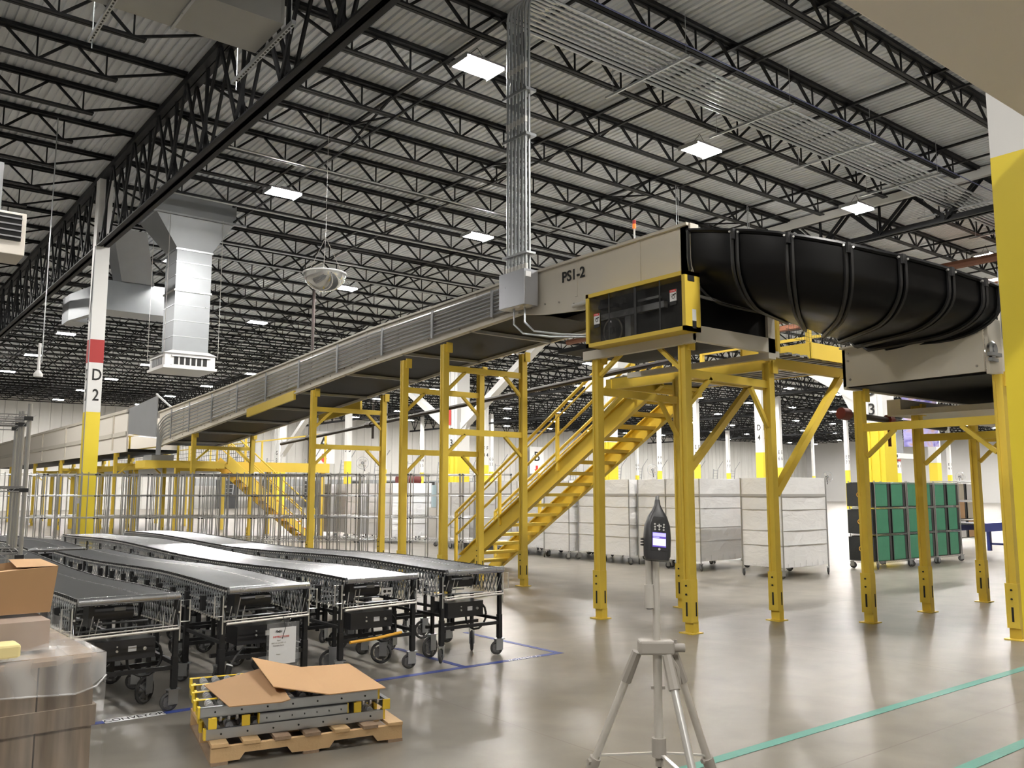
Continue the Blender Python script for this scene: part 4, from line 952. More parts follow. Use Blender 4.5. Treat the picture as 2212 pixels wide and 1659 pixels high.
def flex(x0, x1, ya, yb, label, wob=0., ph=0., motor=False, outlet=False, seed=1, zb_=.0):
    rnd = random.Random(seed); t = thing('roller_conveyor', label, 'roller conveyor', ((x0+x1)/2, ya, 0)); w = x1-x0
    dx = lambda y: wob*math.sin((y-ya)*.45+ph)*min(1, (y-ya)/3)-.012*(y-ya)
    zz = lambda y: .855+zb_+.03*math.sin((y-ya)*.8+ph)*min(1, (y-ya)/2)
    key = round(w, 2)
    if key not in rollm: rollm[key] = M().tube([(-w/2+.02,0,0),(w/2-.02,0,0)], .021, 8).mesh('roller', ZINC, True)
    pitch = .062; N = int((yb-ya)/pitch); xm = (x0+x1)/2; rest = M()
    for k in range(N):
        y = ya+.03+k*pitch
        if k < 98: inst('roller', rollm[key], t, (dx(y)+rnd.uniform(-.004,.004), y-ya, zz(y)+rnd.uniform(-.0015,.0015)))
        else: rest.tube([(xm+dx(y)-w/2+.02, y, zz(y)), (xm+dx(y)+w/2-.02, y, zz(y))], .021, 6)
    o = rest.build('distant_rollers', ZINC, t, True, world=True); o['kind'] = 'stuff'
    M().tube([(x0-.005, ya-.005, .86), (x1+.005, ya-.005, .86)], .03, 16).tube([(x0+.08, ya-.005, .86), (x0+.1, ya-.005, .86)], .0325, 16).tube([(x1-.1, ya-.005, .86), (x1-.08, ya-.005, .86)], .0325, 16).build('front_roller', ZINC, t, True, world=True)
    for s, xs in ((-1, x0), (1, x1)):
        m = M(); b = M(); c = M(); p2 = .062
        K = int((yb-ya)/p2)
        for k in range(K):
            y = ya+.02+k*p2; X = xs+dx(y)+s*.012; z1 = zz(y)-.0
            m.bar((X, y, z1-.01), (X, y+p2*1.6, z1-.23), .014, .003, (1,0,0)); m.bar((X+s*.005, y+p2*1.6, z1-.01), (X+s*.005, y, z1-.23), .014, .003, (1,0,0))
            for zq in (z1-.0, z1-.12, z1-.235):
                c.box(X+s*.006-.007, y-.007, zq-.007, X+s*.006+.007, y+.007, zq+.007)
            b.box(X-s*.018-.008, y-.02, z1-.03, X-s*.018+.008, y+.02, z1+.024)
        m.build('scissor_side', GALV, t, world=True); c.build('pivot_bolt', ALUW, t, world=True); b.build('wheel_edge', BLK, t, world=True)
    for k in range(12):
        for s in (-1, 1):
            yk = ya+.5+k*.42; Xk = (x0 if s < 0 else x1)+dx(yk)+s*.035; M().box(Xk-.02, yk-.025, .66, Xk+.02, yk+.025, .78).build('side_bracket', BLK, t, world=True)
    M().tube([(x0-.01, ya, .6), (x1+.01, ya, .615)], .011, 6).tube([(x0-.01, ya+.02, .62), (x1+.01, ya+.02, .635)], .006, 4).build('tie_rod', ALU, t, world=True)
    for k in range(10):
        y = ya+.3+k*.35; M().tube([(x0+.02+dx(y), y, .61), (x1-.02+dx(y), y, .61)], .008, 4).build('cross_rod', GALV, t, world=True)
    for xs in (x0+.03, x0+.1, x0+.14, x1-.14, x1-.1, x1-.05, x1-.02):
        M().tube([(xs, ya+.02+R()*.1, .6), (xs+.01, ya+.03, .72+R()*.08)], .004, 4).build('link_pin', ALUW, t, world=True)
    for xs, s in ((x0-.03, -1), (x1+.03, 1)):
        M().tube([(xs, ya+.03, .52), (xs, ya+.03, .82), (xs+s*.07, ya+.03, .82), (xs+s*.07, ya+.03, .66), (xs, ya+.03, .66)], .006, 5).build('latch_bracket', ALUW, t, world=True)
    M().disc((x0+.27, ya+.2, .745), (1,0,0), .055, .3, 16).box(x0+.1, ya+.13, .66, x0+.14, ya+.3, .83).build('drive_motor', DKPL, t, True, world=True)
    M().box(x0+.28, ya+.14, .765, x0+.36, ya+.147, .79).build('motor_label', GREYE, t, world=True)
    M().box(x0+.18, ya+.25, .38, x0+.62, ya+.5, .53).build('control_box', DKPL, t, world=True)
    M().box(x0+.42, ya+.245, .44, x0+.48, ya+.25, .48).build('box_label', WHTP, t, world=True)
    M().disc((x0+.54, ya+.245, .455), (0,1,0), .014, .015, 8).disc((x0+.34, ya+.245, .45), (0,1,0), .009, .012, 8).disc((x0+.34, ya+.245, .485), (0,1,0), .006, .012, 8).build('control_knob', ALUW, t, world=True)
    if outlet:
        M().box(x0+.4, ya+.08, .7, x0+.52, ya+.09, .76).build('outlet_plate', WHTP, t, world=True)
        M().disc((x0+.435, ya+.078, .73), (0,1,0), .015, .005, 10).box(x0+.465, ya+.076, .722, x0+.5, ya+.08, .738).build('socket', BLACKINK, t, world=True)
    y = ya+.07; k = 0
    while y < yb-.2:
        for xs, s in ((x0-.015, -1), (x1+.015, 1)):
            X = xs+dx(y)
            lg = M().box(X-.018, y-.018, .15, X+.018, y+.018, .82).box(X-.022, y-.022, .17, X+.022, y+.022, .4).build('leg', BLK, t, world=True)
            if k < 7:
                caster(t, (X-(x0+x1)/2, y-ya, 0), False, rnd.uniform(-2.6,-.3))
        if k < 7:
            for q in (.1, .5, .9):
                if k % 2 == 0 and k > 0 or q != .5: caster(t, (x0+w*q+dx(y)-(x0+x1)/2, y-ya+.28+.1*q, 0), True, rnd.uniform(-2.4,-.4))
                M().box(x0+w*q+dx(y)-.015, y+.265+.1*q, .23, x0+w*q+dx(y)+.015, y+.295+.1*q, .6).build('leg', BLK, t, world=True)
            M().bar((x0+dx(y), y, .32), (x1+dx(y), y, .32), .03).bar((x0+dx(y), y+.3, .3), (x1+dx(y), y+.36, .3), .03).bar((x0+dx(y), y, .44), (x0+dx(y), y+.9, .44), .025).bar((x1+dx(y), y, .36), (x1+dx(y), y+.9, .36), .03).build('leg_crossbar', BLK, t, world=True)
        y += .9; k += 1
    pts = [(x0+.6, ya+.3, .42)]
    pts = [(x0+.55+.13*math.cos(a), ya+.28, .38+.14*math.sin(a)) for a in [i*.5 for i in range(14)]]
    M().tube(pts, .011, 6).build('power_cord', BLACKINK, t, True, world=True)
    return t
f1 = flex(4.86, 5.54, 7.18, 18.2, 'outermost flexible roller conveyor, nearest the yellow stair', .03, .5, seed=2)
f2 = flex(3.74, 4.46, 7.12, 18.4, 'flexible roller conveyor with a white outlet plate at its end', .05, 2, outlet=True, seed=3)
f3 = flex(2.62, 3.3, 6.98, 13.1, 'flexible roller conveyor with a hanging document pouch at its end', .07, 1, motor=True, seed=4)
f4 = flex(1.5, 2.2, 6.9, 12.6, 'flexible roller conveyor beside the wrapped crate', .04, 3, seed=5)
f5 = flex(2.25, 2.95, 13.4, 18.6, 'flexible roller conveyor beginning behind the one with the document pouch', .05, 1, seed=6)
f6 = flex(1.0, 1.7, 13.3, 18.0, 'flexible roller conveyor mostly hidden behind the bare wire rack', .05, 2, seed=8)
dp = thing('document_pouch', 'clear document pouch with a printed sheet hanging from the conveyor', 'document', (3.06, 6.95, .3))
a = (2.95, 3.19)
M().box(a[0]-.02, 6.93, .22, a[1]+.02, 6.934, .58).build('pouch', FILM, dp, world=True)
M().box(a[0], 6.926, .25, a[1]-.01, 6.93, .54).build('paper', WHTP, dp, world=True)
M().tube([(3.06, 6.925, .45), (3.075, 6.9, .54), (3.08, 6.96, .62)], .003, 4).build('zip_tie', BLACKINK, dp, world=True)
for z, s, tx, mt in ((.51, .028, 'FMH', BLACKINK), (.468, .02, 'INSTRUCTIONS', REDS), (.44, .014, 'Read', PLG), (.42, .014, 'BOP 1-2 and BTE 1-2', PLG), (.40, .014, 'Conveyor Series', PLG), (.33, .012, 'Notice', PLG)):
    text('sheet_print', tx, s, mt, dp, (3.05 if s == .02 else 3.03, 6.924, z), (1,0,0), (0,0,1), ext=.0003)
tag(M().tube([(2.85, 6.93, .4), (2.74, 6.95, .41), (2.66, 6.9, .35), (2.62, 6.88, .3)], .009, 6).build('hanging_cable', BLACKINK, None, True), 'black cable hanging from the third roller conveyor down to a plug', 'cable')
pg = thing('power_plug', 'black and white power plug dangling between two roller conveyors', 'plug', (2.6, 6.87, .24))
M().tube([(2.61, 6.88, .3), (2.59, 6.87, .22)], .024, 12).build('plug_body', BLACKINK, pg, True, world=True); M().tube([(2.612, 6.88, .306), (2.608, 6.879, .296)], .027, 12).build('plug_ring', WHTP, pg, True, world=True); M().tube([(2.59, 6.87, .22), (2.585, 6.865, .19)], .012, 8).build('plug_tip', CHR, pg, True, world=True)
tag(M().tube([(3.72, 7.0, .34), (4.0, 7.05, .34), (4.3, 7.1, .36)], .014, 6).build('yellow_cable', STRAP, None, True), 'yellow cable strung low across the second roller conveyor end', 'cable')

# ------------------------------------------------------------------ wire racks
def rack_mesh(w, d, h, zs, wires=10, r=.0127):
    post = M().tube([(0,0,.0),(0,0,h)], r, 8).mesh('post', CHR, True)
    s = M()
    for z in (0, -.03): s.tube([(0,0,z),(w,0,z)], .0035, 4).tube([(0,d,z),(w,d,z)], .0035, 4).tube([(0,0,z),(0,d,z)], .0035, 4).tube([(w,0,z),(w,d,z)], .0035, 4)
    n = int(w/.07)
    for k in range(n): 
        x = w*(k+.5)/n; s.tube([(x,0,0),(x,d,0)], .0025, 3, False); s.bar((x,0,0),(x+w/n*.5,0,-.03), .0025).bar((x+w/n*.5,0,-.03),(x+w/n,0,0), .0025)
    for k in range(3): s.tube([(0,d*(k+.5)/3,-.01),(w,d*(k+.5)/3,-.01)], .0035, 3, False)
    cl = M().box(-.02, -.016, -.035, .03, .016, -.01)
    return post, s.mesh('wire_shelf', CHR), cl.mesh('shelf_clip', BLACKINK)
RK = {}
def rack(x, y, a, label, group=None, w=1.2, d=.6, h=2.1, zs=(.45,1.02,1.56,2.08), extra=0, clip=True, wheels=False, cat='wire rack', z0=0.):
    key = (w, d, h, tuple(zs))
    if key not in RK: RK[key] = rack_mesh(w, d, h, zs)
    p, s, c = RK[key]; t = thing('wire_rack', label, cat, (x, y, 0), a, group)
    for i in (0, w):
        for j in (0, d): inst('post', p, t, (i, j, 0 if not wheels else .1))
    for e in range(extra): inst('loose_post', p, t, (w*(e+1)/(extra+1)+.02*math.sin(e*7), d*((e*37 % 10)/10), .02))
    for z in zs:
        inst('wire_shelf', s, t, (0,0,z)); 
        if clip:
            for i in (0, w):
                for j in (0, d): inst('shelf_clip', c, t, (i-(.01 if i else 0), j, z))
    if wheels:
        for i in (0, w):
            for j in (0, d): caster(t, (i, j, 0), False, i*2+j*3+x)
    return t
A = V((3.3, 24.6, 0)); B = V((13.2, 17.0, 0)); dv = (B-A).normalized(); ang = math.atan2(dv.y, dv.x)
L_ = (B-A).length; nr = V((-dv.y, dv.x, 0)); k = 0; s_ = 0
place = ['behind the bare corner rack', 'in front of the column marked D 2', 'just past the column marked D 2', 'below the yellow mezzanine corner', 'in front of the far yellow stair', 'at the foot of the far yellow stair', 'beside the two-bar support frame', 'behind the second and third support frames', 'seen just before the stair foot', 'at the very end by the stair foot']
while s_ < L_-.6:
    p = A+dv*s_; nx = 4 if s_ < L_*.75 else 0
    rack(p.x, p.y, ang, 'bare chrome wire rack in the front row, '+place[k], extra=nx, z0=0)
    if k < 9:
        q = p+nr*(.9+.2*(k % 2))+dv*.35; rack(q.x, q.y, ang+.06*(k % 3-1), 'bare chrome wire rack in the second row, '+place[k], extra=4 if k < 7 else 0)
    if k < 7:
        q = p+nr*2.0-dv*.2; rack(q.x, q.y, ang, 'bare chrome wire rack in the third row, '+place[k], extra=5)
    s_ += 1.27; k += 1
rack(-.2, 6.95, -.1, 'second tall bare wire rack standing directly behind the close one', w=1.25, d=.45, h=2.2, zs=(.4, .8, 1.27, 1.68, 2.13))
rack(-.25, 6.3, -.1, 'tall bare wire rack close by above the cardboard box', w=1.25, d=.6, h=2.2, zs=(.4, .8, 1.27, 1.68, 2.13), extra=0, clip=True)

# ------------------------------------------------------------------ wrapped carts
wc = [(10.0,'nearest the green tote racks'),(12.0,'standing just behind the nearest one'),(13.05,'third from the green tote racks'),(14.05,'fourth from the green tote racks, behind the sound meter'),(15.05,'fifth from the green tote racks'),(16.1,'sixth from the green tote racks'),
      (17.1,'seventh from the green tote racks'),(18.15,'under the middle of the stair'),(19.2,'under the lower half of the stair'),(20.3,'behind the stair handrail'),(21.4,'standing behind the stair foot'),(24.6,'first one past the gap beyond the stair foot'),(25.7,'second one past the gap beyond the stair foot'),(26.9,'third one past the gap beyond the stair foot'),(28.0,'behind the far yellow stair'),(29.1,'farthest one behind the far yellow stair')]
def wrapped_cart(x, y, label, w=1.5, d=.93, h=1.92):
    t = thing('wrapped_cart', label, 'wrapped cart', (x, y, 0))
    m = M(); nx = 8; nz = 10; per = []
    for i in range(nx): per.append((w*i/nx, 0))
    for i in range(4): per.append((w, d*i/4))
    for i in range(nx): per.append((w-w*i/nx, d))
    for i in range(4): per.append((0, d-d*i/4))
    L = len(per); vs = []
    for j in range(nz+1):
        for i, (a, b) in enumerate(per):
            cor = i in (0, nx, nx+4, 2*nx+4); k = 0 if cor else -.02*R()
            vs.append((a+(k if a > w/2 else -k)*(1 if b in (0,d) and False else .5), b+(k if b > d/2 else -k), .2+(h-.2)*j/nz+(.012*(R()-.5) if j in (0, nz) else 0)))
    fs = [(j*L+i, j*L+(i+1)%L, (j+1)*L+(i+1)%L, (j+1)*L+i) for j in range(nz) for i in range(L)]
    fs += [tuple(nz*L+i for i in range(L)), tuple(range(L))[::-1]]
    m.add(vs, fs).build('wrapped_cover', WRAP, t)
    M().box(-.012, -.012, 1.55, w+.012, d+.012, 1.6).build('banding_strip', BAND, t)
    M().box(-.014, -.014, .9, w+.014, d+.014, .905).box(-.014, -.014, .62, w+.014, d+.014, .625).box(-.012,-.012,1.3,w+.012,d+.012,1.306).build('film_crease', WHTP, t)
    for a in (0, w):
        for b in (0, d): M().tube([(a-.008 if a == 0 else a+.008, b-.008 if b == 0 else b+.008, .14), (a-.008 if a == 0 else a+.008, b-.008 if b == 0 else b+.008, h)], .014, 6).build('post', CHR, t); caster(t, (a, b, 0), False, a+b*2+y)
    m = M()
    for k in range(7): m.box(.12+k*.2, -.018, .2, .135+k*.2, -.012, .27+.05*(k%2)); m.box(-.018, .1+k*.1, .2, -.012, .11+k*.1, .27)
    m.build('hanging_tag', WHTP, t)
for y, lb in wc: wrapped_cart(14.6+.12*math.sin(y*3), y, 'cart wrapped in white film, '+lb)
for i in range(5): wrapped_cart(17.2+.1*math.sin(i*5), 13+i*2.6, 'cart wrapped in white film in the hidden row behind, '+['nearest','second','third','fourth','fifth'][i]+' in line')

# ------------------------------------------------------------------ tote racks
def tote(x, y, z, w, d, h, mt, label, strap=False, group=None):
    t = thing('fabric_tote', label, 'tote', (x, y, z), 0, group)
    M().box(0, 0, 0, w, d, h).build('tote_body', mt, t, bevel=.015)
    M().box(w-.09, -.006, 0, w+.004, d+.006, h).box(-.004,-.006,0,.02,d+.006,h).build('edge_binding', BLKF, t)
    if strap:
        for k in (.15, .5): M().bar((-.012, d*k, .0), (-.012, d*k, h), .05, .008, (1,0,0)).build('carry_strap', STRAP, t); M().ring((-.03, d*k, h*.5), (1,0,0), .05, .008, 14, 4).build('strap_loop', STRAP, t)
        M().box(-.008, -.005, 0, .0, d, .07).box(-.008, -.005, h-.07, .0, d, h).build('edge_binding', BLKF, t)
    return t
levn = ['bottom', 'middle', 'top']
def tote_rack(x, y, a, w, d, cols, mt, nm, where, strap=False):
    r_ = rack(x, y, a, 'wheeled chrome rack holding %s totes, %s' % (nm, where), w=w, d=d, h=1.78, zs=(.16, .74, 1.31, 1.85), wheels=True, cat='tote rack', clip=False)
    cw = w/cols
    for L in range(3):
        for c_ in range(cols):
            tt = tote(0, 0, 0, cw-.06, d-.03, .52, mt, '%s tote %s on the %s shelf of the rack %s' % (nm, ['first', 'second'][c_], levn[L], where), strap)
            lx, ly = .03+c_*cw, .015
            tt.location = (x+lx*math.cos(a)-ly*math.sin(a), y+lx*math.sin(a)+ly*math.cos(a), .175+L*.575); tt.rotation_euler = (0,0,a)
tote_rack(17.7, 9.9, .0, 1.32, .6, 2, GREEN, 'green', 'by the hopper support')
tote_rack(19.08, 9.9, .0, 1.2, .6, 2, GREEN, 'green', 'in the middle')
tote_rack(20.34, 9.9, .0, 1.2, .6, 2, GREEN, 'green', 'next to the blue conveyor')
# pale strapped totes seen at the left end of the green racks
for L in range(3):
    tote(17.62, 9.92, .18+L*.575, .06, .56, .5, GRYF, 'pale strapped tote end on the %s shelf by the green totes' % levn[L], True)
    tote(17.4, 11.6, .21+L*.59, .9, .6, .5, KHAK, 'khaki tote on the %s shelf behind the nearest wrapped cart' % levn[L], True)
    for q in range(3): tote(25.6+q*.72, 12.2, .3+L*.55, .66, .5, .48, [KHAK, GRYF, CARD2][(q+L) % 3], '%s tote on the %s row above the blue table, %s from the green racks' % (['khaki','pale grey','tan'][(q+L) % 3], levn[L], ['first','second','third'][q]))
    tote(16.3, 11.35, .02+L*.52, .35, .5, .5, GRYF, 'pale strapped tote in the gap between wrapped carts, %s shelf' % levn[L], True)
rack(17.35, 11.55, 0, 'chrome rack of khaki totes behind the nearest wrapped cart', w=1.0, d=.7, h=1.8, zs=(.2,.8,1.38,1.9), clip=False)
rack(25.5, 12.1, 0, 'chrome rack of mixed totes above the blue conveyor', w=2.3, d=.7, h=1.9, zs=(.28,.83,1.38,1.95), clip=False)
bl = thing('blue_roller_table', 'blue framed roller table at the end of the green tote racks', 'roller table', (22.3, 9.8, 0))
M().box(22.0, 9.6, .68, 30, 9.65, .88).box(22.0, 10.3, .68, 30, 10.35, .88).build('side_frame', BLUE, bl, world=True)
M().box(22.0, 9.65, .84, 30, 10.3, .88).build('roller_bed', ZINC, bl, world=True)
for x in (24.0, 27.5): 
    for y in (9.62, 10.32): M().box(x-.05, y-.04, .12, x+.05, y+.04, .7).build('leg', BLUE, bl, world=True)
    M().bar((x, 9.65, .3), (x, 10.3, .3), .05).bar((x+.05, 9.62, .35), (x+.7, 9.62, .7), .05).build('leg_brace', BLUE, bl, world=True); caster(bl, (x-22.3, -.15, 0), False, .5)
bt = thing('blue_container', 'pale blue plastic tank standing among the far carts', 'container', (15.0, 25.7, 0))
tag(M().tube([(15.8, 23.4, 1.15), (15.8, 23.4, 1.85)], .5, 20).build('blue_tank', mat('pale_blue_plastic', (.38, .5, .56), .35), None, True), 'pale blue round tub standing among the far wrapped carts', 'tub')
bpy.data.objects.remove(bt)
rt_ = thing('parts_table', 'dark blue bench with grey bins seen through the bare racks', 'bench', (16, 23, 0))
M().box(16.0, 22.6, .75, 17.5, 23.3, .95).build('bench_top', BLUE, rt_, world=True); M().box(16.1, 22.7, .95, 17.2, 23.2, 1.4).build('grey_bin', DKPL, rt_, world=True)
M().box(16.1, 22.65, 0, 16.2, 23.25, .75).box(17.3, 22.65, 0, 17.4, 23.25, .75).build('leg', DKPL, rt_, world=True)
M().box(15.3, 23.0, .0, 16.3, 23.8, 1.14).build('tub_stand', GRYF, rt_, world=True)

# ------------------------------------------------------------------ far left: level conveyor, transition, mezzanine, far stair
fc = thing('level_conveyor', 'beige level belt conveyor far behind the column marked D 2', 'conveyor', (8.9, 45, 3.4))
M().poly([(8.05, 31.5, 3.0), (8.05, 60, 3.0), (8.05, 60, 4.35), (8.05, 33, 4.45), (8.05, 31.5, 4.3)], (.05,0,0)).build('side_panel', CREAM2, fc, world=True)
M().box(9.8, 31.5, 3.0, 9.85, 60, 4.4).build('side_panel', CREAM2, fc, world=True); M().box(8.0, 31.5, 4.35, 8.06, 60, 4.45).box(8.0, 31.5, 3.55, 8.04, 60, 3.7).build('rail', CREAM, fc, world=True)
M().box(8.1, 31.5, 3.0, 9.8, 60, 3.1).build('belt', BELT, fc, world=True)
for y in (33.2, 37, 41, 46, 52): M().box(8.0, y, 3.1, 8.05, y+.1, 4.4).build('seam', CREAM, fc, world=True)
for y in (33, 37.5, 42, 48, 55):
    hframe(y, 3.0, [2.6], 'yellow support frame under the far level conveyor, %s from its near end' % {33:'first',37.5:'second',42:'third',48:'fourth',55:'fifth'}[y])
tn = thing('transfer_chute', 'grey sheet metal transfer chute between the two beige conveyors', 'chute', (8.9, 30, 3.4))
M().poly([(8.08, 28.3, 3.35), (8.08, 28.3, 4.65), (8.08, 32.0, 4.45), (8.08, 32.0, 3.65)], (.04,0,0)).build('side_plate', GREYE, tn, world=True)
M().add([(8.08,28.3,3.3),(9.8,28.3,3.3),(9.8,32,3.6),(8.08,32,3.6)], [(0,1,2,3)]).build('bottom_plate', GREYE, tn, world=True)
M().bar((8.05, 28.3, 4.7), (8.6, 27.6, 4.0), .05).build('white_strut', WHTP, tn, world=True)
cbx = tag(M().box(7.7, 27.25, 2.56, 8.35, 28.1, 2.75).build('pull_box', GREYE), 'grey pull box on the mezzanine where the side conduits end', 'electrical box')
mz = thing('mezzanine', 'yellow edged mezzanine platform under the lower conveyor end', 'platform', (9, 34, 2.6))
M().box(8.7, 28.2, 2.42, 8.76, 48, 2.62).box(8.7, 28.14, 2.3, 14, 28.2, 2.62).build('edge_beam', YEL, mz, world=True)
M().box(7.55, 27.15, 2.36, 9.9, 27.2, 2.58).box(7.5, 27.15, 2.36, 7.55, 28.2, 2.58).build('edge_beam', YEL, mz, world=True)
M().box(7.55, 27.2, 2.5, 9.9, 28.2, 2.56).box(8.76, 28.2, 2.5, 14, 48, 2.56).build('deck', GREYE, mz, world=True)
for x in (8.8, 13.8):
    for y in (28.3, 33, 38, 43, 47.5): M().box(x-.07, y-.07, 0, x+.07, y+.07, 2.5).build('post', YEL, mz, world=True)
for x in (8.8, 11, 13.9):
    for y in (28.3, 34, 40, 46): M().bar((x, y, 2.6), (x, y, 3.7), .06).build('railing_post', YEL, mz, world=True)
M().bar((8.8, 30, 3.68), (8.8, 47, 3.68), .05).bar((8.8, 30, 3.15), (8.8, 47, 3.15), .04).bar((13.9, 28.3, 3.68), (13.9, 47, 3.68), .05).build('railing', YEL, mz, world=True)
m = M()
for i in range(90): m.tube([(11.6, 29+i*.2, 2.6), (11.6, 29+i*.2, 3.7)], .008, 3, False)
for i in range(7): m.tube([(11.6, 29, 2.7+i*.16), (11.6, 47, 2.7+i*.16)], .008, 3, False)
m.build('mesh_guard', DKPL, mz, world=True)
fs_ = thing('far_stair', 'steep yellow stair with orange treads coming down from the mezzanine', 'stair', (11.5, 27.7, 0))
for y in (28.1, 27.2): M().poly([(12.9, y, 0), (13.15, y, 0), (10.1, y, 2.75), (9.9, y, 2.45)], (0,.04,0)).build('stringer', YEL, fs_, world=True)
OR = mat('orange_tread', (.7, .16, .02), .5)
for k in range(11):
    z = .22+k*.225; x = 12.95-k*.275
    M().box(x-.14, 27.22, z-.03, x+.14, 28.1, z).build('tread', OR, fs_, world=True); M().box(x-.15, 27.22, z-.1, x-.12, 28.1, z-.01).build('tread_nosing', YEL, fs_, world=True)
for y in (28.15, 27.15):
    M().tube([(13.0, y, 1.05), (10.0, y, 3.6)], .025, 6).tube([(13.0, y, .6), (10.0, y, 3.15)], .02, 6).tube([(13.0, y, 0), (13.0, y, 1.05)], .025, 6).tube([(11.5, y, 1.2), (11.5, y, 2.35)], .025, 6).tube([(10.0, y, 2.5), (10.0, y, 4.2)], .03, 6).build('handrail', YEL, fs_, True, world=True)

# ------------------------------------------------------------------ far wall details
def sign(x, z, w, h, letter, label):
    s = thing('dock_sign', label, 'sign', (x, 84.9, z))
    M().box(x-w/2, 84.9, z-h/2, x+w/2, 84.95, z+h/2).build('sign_panel', WHT, s, world=True)
    text('sign_letter', letter, h*.5, BLACKINK, s, (x, 84.88, z+h*.12), (1,0,0), (0,0,1), ext=.01)
    M().poly([(x-.18, 84.88, z-.2*h), (x+.18, 84.88, z-.2*h), (x+.18, 84.88, z-.34*h), (x+.42, 84.88, z-.34*h), (x, 84.88, z-.48*h), (x-.42, 84.88, z-.34*h), (x-.18, 84.88, z-.34*h)], (0,.02,0)).build('red_arrow', REDS, s, world=True)
sign(SA, 6.3, 2.6, 3.4, 'A', 'white hanging sign with letter A and a red arrow')
sign(SB, 5.6, 2.3, 3.4, 'B', 'white hanging sign with letter B and a red arrow')
sign(SD, 5.4, 2.3, 3.4, 'D', 'white hanging sign with letter D and a red arrow')
lad = M()
for s in (-.3, .3): lad.bar((s,0,0), (s+.12,-.3,3.2), .06)
for k in range(9): lad.bar((-.3+.013*k,-.03*k,.35*k+.2), (.3+.013*k,-.03*k,.35*k+.2), .05)
lad.bar((.42,-.3,3.2), (.7,-.9,4.2), .05)
ladm = lad.mesh('ladder_frame', GREYE)
for i in range(20):
    x = 31+i*4.1
    t = thing('wall_ladder', 'thin grey dock ladder frame leaning by the ribbed wall', 'ladder', (x, 84, .4+.9), 0, 'dock ladders along the ribbed wall'); inst('ladder_frame', ladm, t, sc=(1.6,1,1.15))
m = M().box(28, 84.4, 2.2, 118, 84.6, 2.9)
tag(m.build('dock_header', GREYE), 'long grey dock header strip along the ribbed wall', 'strip')
for i in range(18):
    x = 30+i*4.6; tag(M().box(x, 84.3, 0, x+2.2, 84.4, 2.75).build('dock_leveller_curtain', DKPL), 'dark dock curtain under the strip along the ribbed wall', 'dock curtain', 'dock curtains along the ribbed wall')
def fan(x, y, z, a, label, col=GALV, sc=.55):
    t = thing('pedestal_fan', label, 'fan', (x, y, z), a); t.scale = (sc, sc, sc)
    M().ring((0,0,0), (0,1,0), .75, .03, 28).ring((0,-.15,0), (0,1,0), .45, .015, 24).build('guard_ring', col, t)
    m = M()
    for k in range(24): b = k*math.pi/12; m.bar((0,-.2,0), (.75*math.cos(b), 0, .75*math.sin(b)), .012)
    m.build('guard_wire', col, t)
    for k in range(4): b = k*math.pi/2+.4; M().poly([(0,0,0), (.6*math.cos(b), .02, .6*math.sin(b)), (.6*math.cos(b+.5), -.05, .6*math.sin(b+.5))], (0,.02,0)).build('blade', STRAP if col is DKPL else ALU, t)
    M().disc((0,.15,0), (0,1,0), .2, .3, 12).build('motor', DKPL, t); M().bar((0,.3,0), (.2,.6,-1.0), .08).build('mount_arm', DKPL, t)
fan(29.1, 53.5, 3.6, -YW, 'round grey wall fan with yellow blades by the slim column marked 3', GALV)
fan(50, 45.9, 3.3, -YW, 'black framed fan with yellow blades left of the nearest stair top')
fan(32.5, 20.2, 2.25, -YW, 'wire guard fan above the khaki totes', GALV, .3)
fan(36.8, 16.8, 2.25, -YW, 'small wire guard fan above the last green tote rack', GALV, .27)
d5 = thing('hanging_duct', 'galvanised drop duct with white diffuser far beyond the cross conveyor', 'duct', (84.8, 45.2, 5))
M().box(84.2, 44.5, 5.4, 85.5, 45.8, 9.9).build('duct_shaft', dm, d5, world=True); M().box(83.4, 43.8, 4.9, 86.2, 46.4, 5.4).build('diffuser_box', WHTP, d5, world=True)
m = M()
for k in range(6): m.box(83.37, 44+k*.4, 5.0, 83.4, 44.25+k*.4, 5.3)
m.build('grille_slot', BLACKINK, d5, world=True)
d6 = thing('hanging_duct', 'white wrapped diffuser hanging behind the top of the stair', 'duct', (24, 24.5, 5))
M().box(19.8, 19.6, 5.6, 20.5, 20.3, 9.6).build('duct_shaft', WHT, d6, world=True); M().box(19.4, 19.2, 4.9, 20.9, 20.7, 5.4).build('diffuser_box', WHTP, d6, world=True)
m = M()
for k in range(5): m.box(19.6+k*.24, 19.17, 5.0, 19.72+k*.24, 19.2, 5.3)
m.build('grille_slot', BLACKINK, d6, world=True)
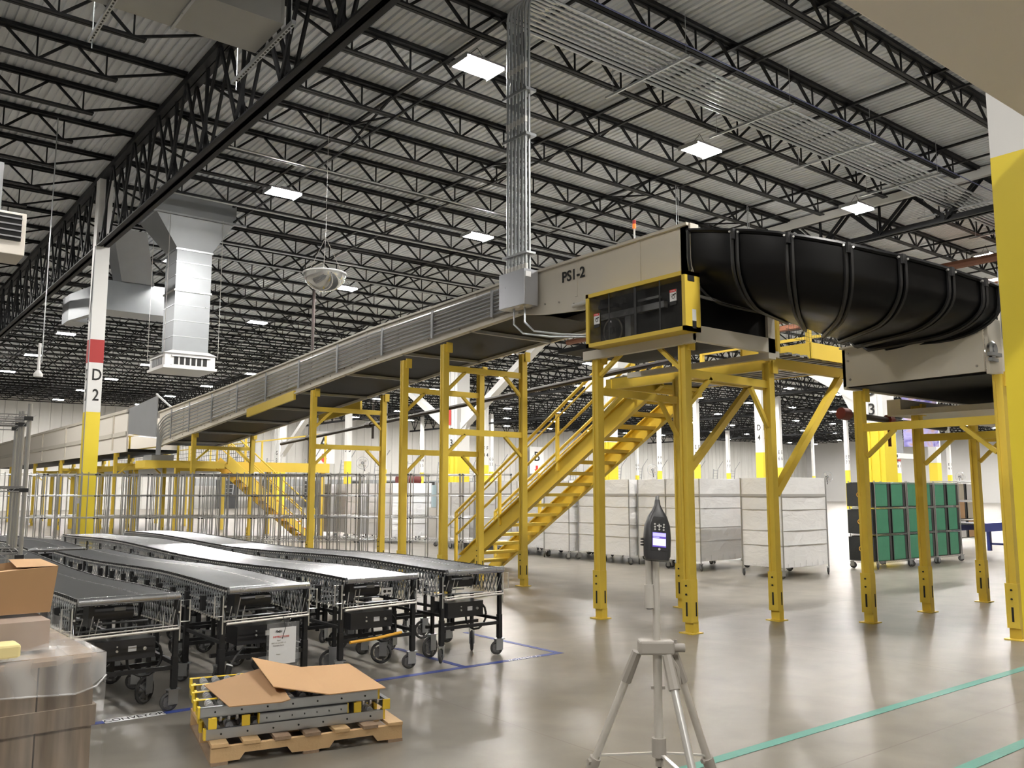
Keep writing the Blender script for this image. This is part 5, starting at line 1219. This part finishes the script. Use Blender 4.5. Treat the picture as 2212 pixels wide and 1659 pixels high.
bn_ = M().box(-1.2, -.02, -1.7, 1.2, .02, 1.7).build('hanging_banner', MURAL); bn_.location = (59, 29.4, 6.4); bn_.rotation_euler = (0,0,-YW)
tag(bn_, 'violet and tan printed banner hanging beyond the cross conveyor', 'banner')
rk_ = thing('red_tank', 'dark red horizontal tank on a stand beside the far stair rail', 'tank', (38, 62, 0))
M().tube([(37, 62, 2.6), (39, 62, 2.6)], .45, 12).build('tank_shell', DKRED, rk_, True, world=True); M().box(37.2, 61.7, 0, 38.8, 62.3, 2.2).build('tank_stand', GREYE, rk_, world=True)
tag(M().tube([(14.0, 29.8, 0), (14.0, 29.8, 9.6)], .06, 6).build('riser_pipe', PIPE, None, True), 'thin black riser pipe right of the far stair', 'pipe')
# dark roof equipment beyond the second girder
for i, (y, z) in enumerate(((9, 8.6), (13, 8.3), (5, 8.4))):
    tag(M().tube([(27+i*2, -3, z), (27+i*2, 30, z)], .13, 8).build('brown_roof_pipe', mat('rust_pipe_%d' % i, (.16, .06, .03), .6), None, True), 'rust brown pipe under the roof past the second girder, %s of three' % ['middle', 'highest', 'lowest'][i], 'pipe')
tag(M().box(24.6, 13.2, 7.2, 25.4, 15.3, 8.3).build('roof_panel_box', WHT), 'white box on the far girder above the black chute', 'box')
struct(M().box(23.1, -5, 9.8, 23.24, 40, 10.05).build('beam_light', WHT))

# ------------------------------------------------------------------ world and view
w = bpy.data.worlds.new('world'); S.world = w; w.use_nodes = True
w.node_tree.nodes['Background'].inputs[0].default_value = (.8, .85, .9, 1); w.node_tree.nodes['Background'].inputs[1].default_value = .02
vs_ = S.view_settings; vs_.view_transform = 'Standard'; vs_.look = 'None'; vs_.gamma = 1; vs_.exposure = EXPO
S.display_settings.display_device = 'sRGB'
c_ = S.cycles
c_.max_bounces = 6; c_.diffuse_bounces = 3; c_.glossy_bounces = 3; c_.transmission_bounces = 3; c_.transparent_max_bounces = 8; c_.caustics_reflective = False; c_.caustics_refractive = False
c_.sample_clamp_indirect = 6; c_.use_adaptive_sampling = True; c_.adaptive_threshold = .03; c_.use_denoising = True
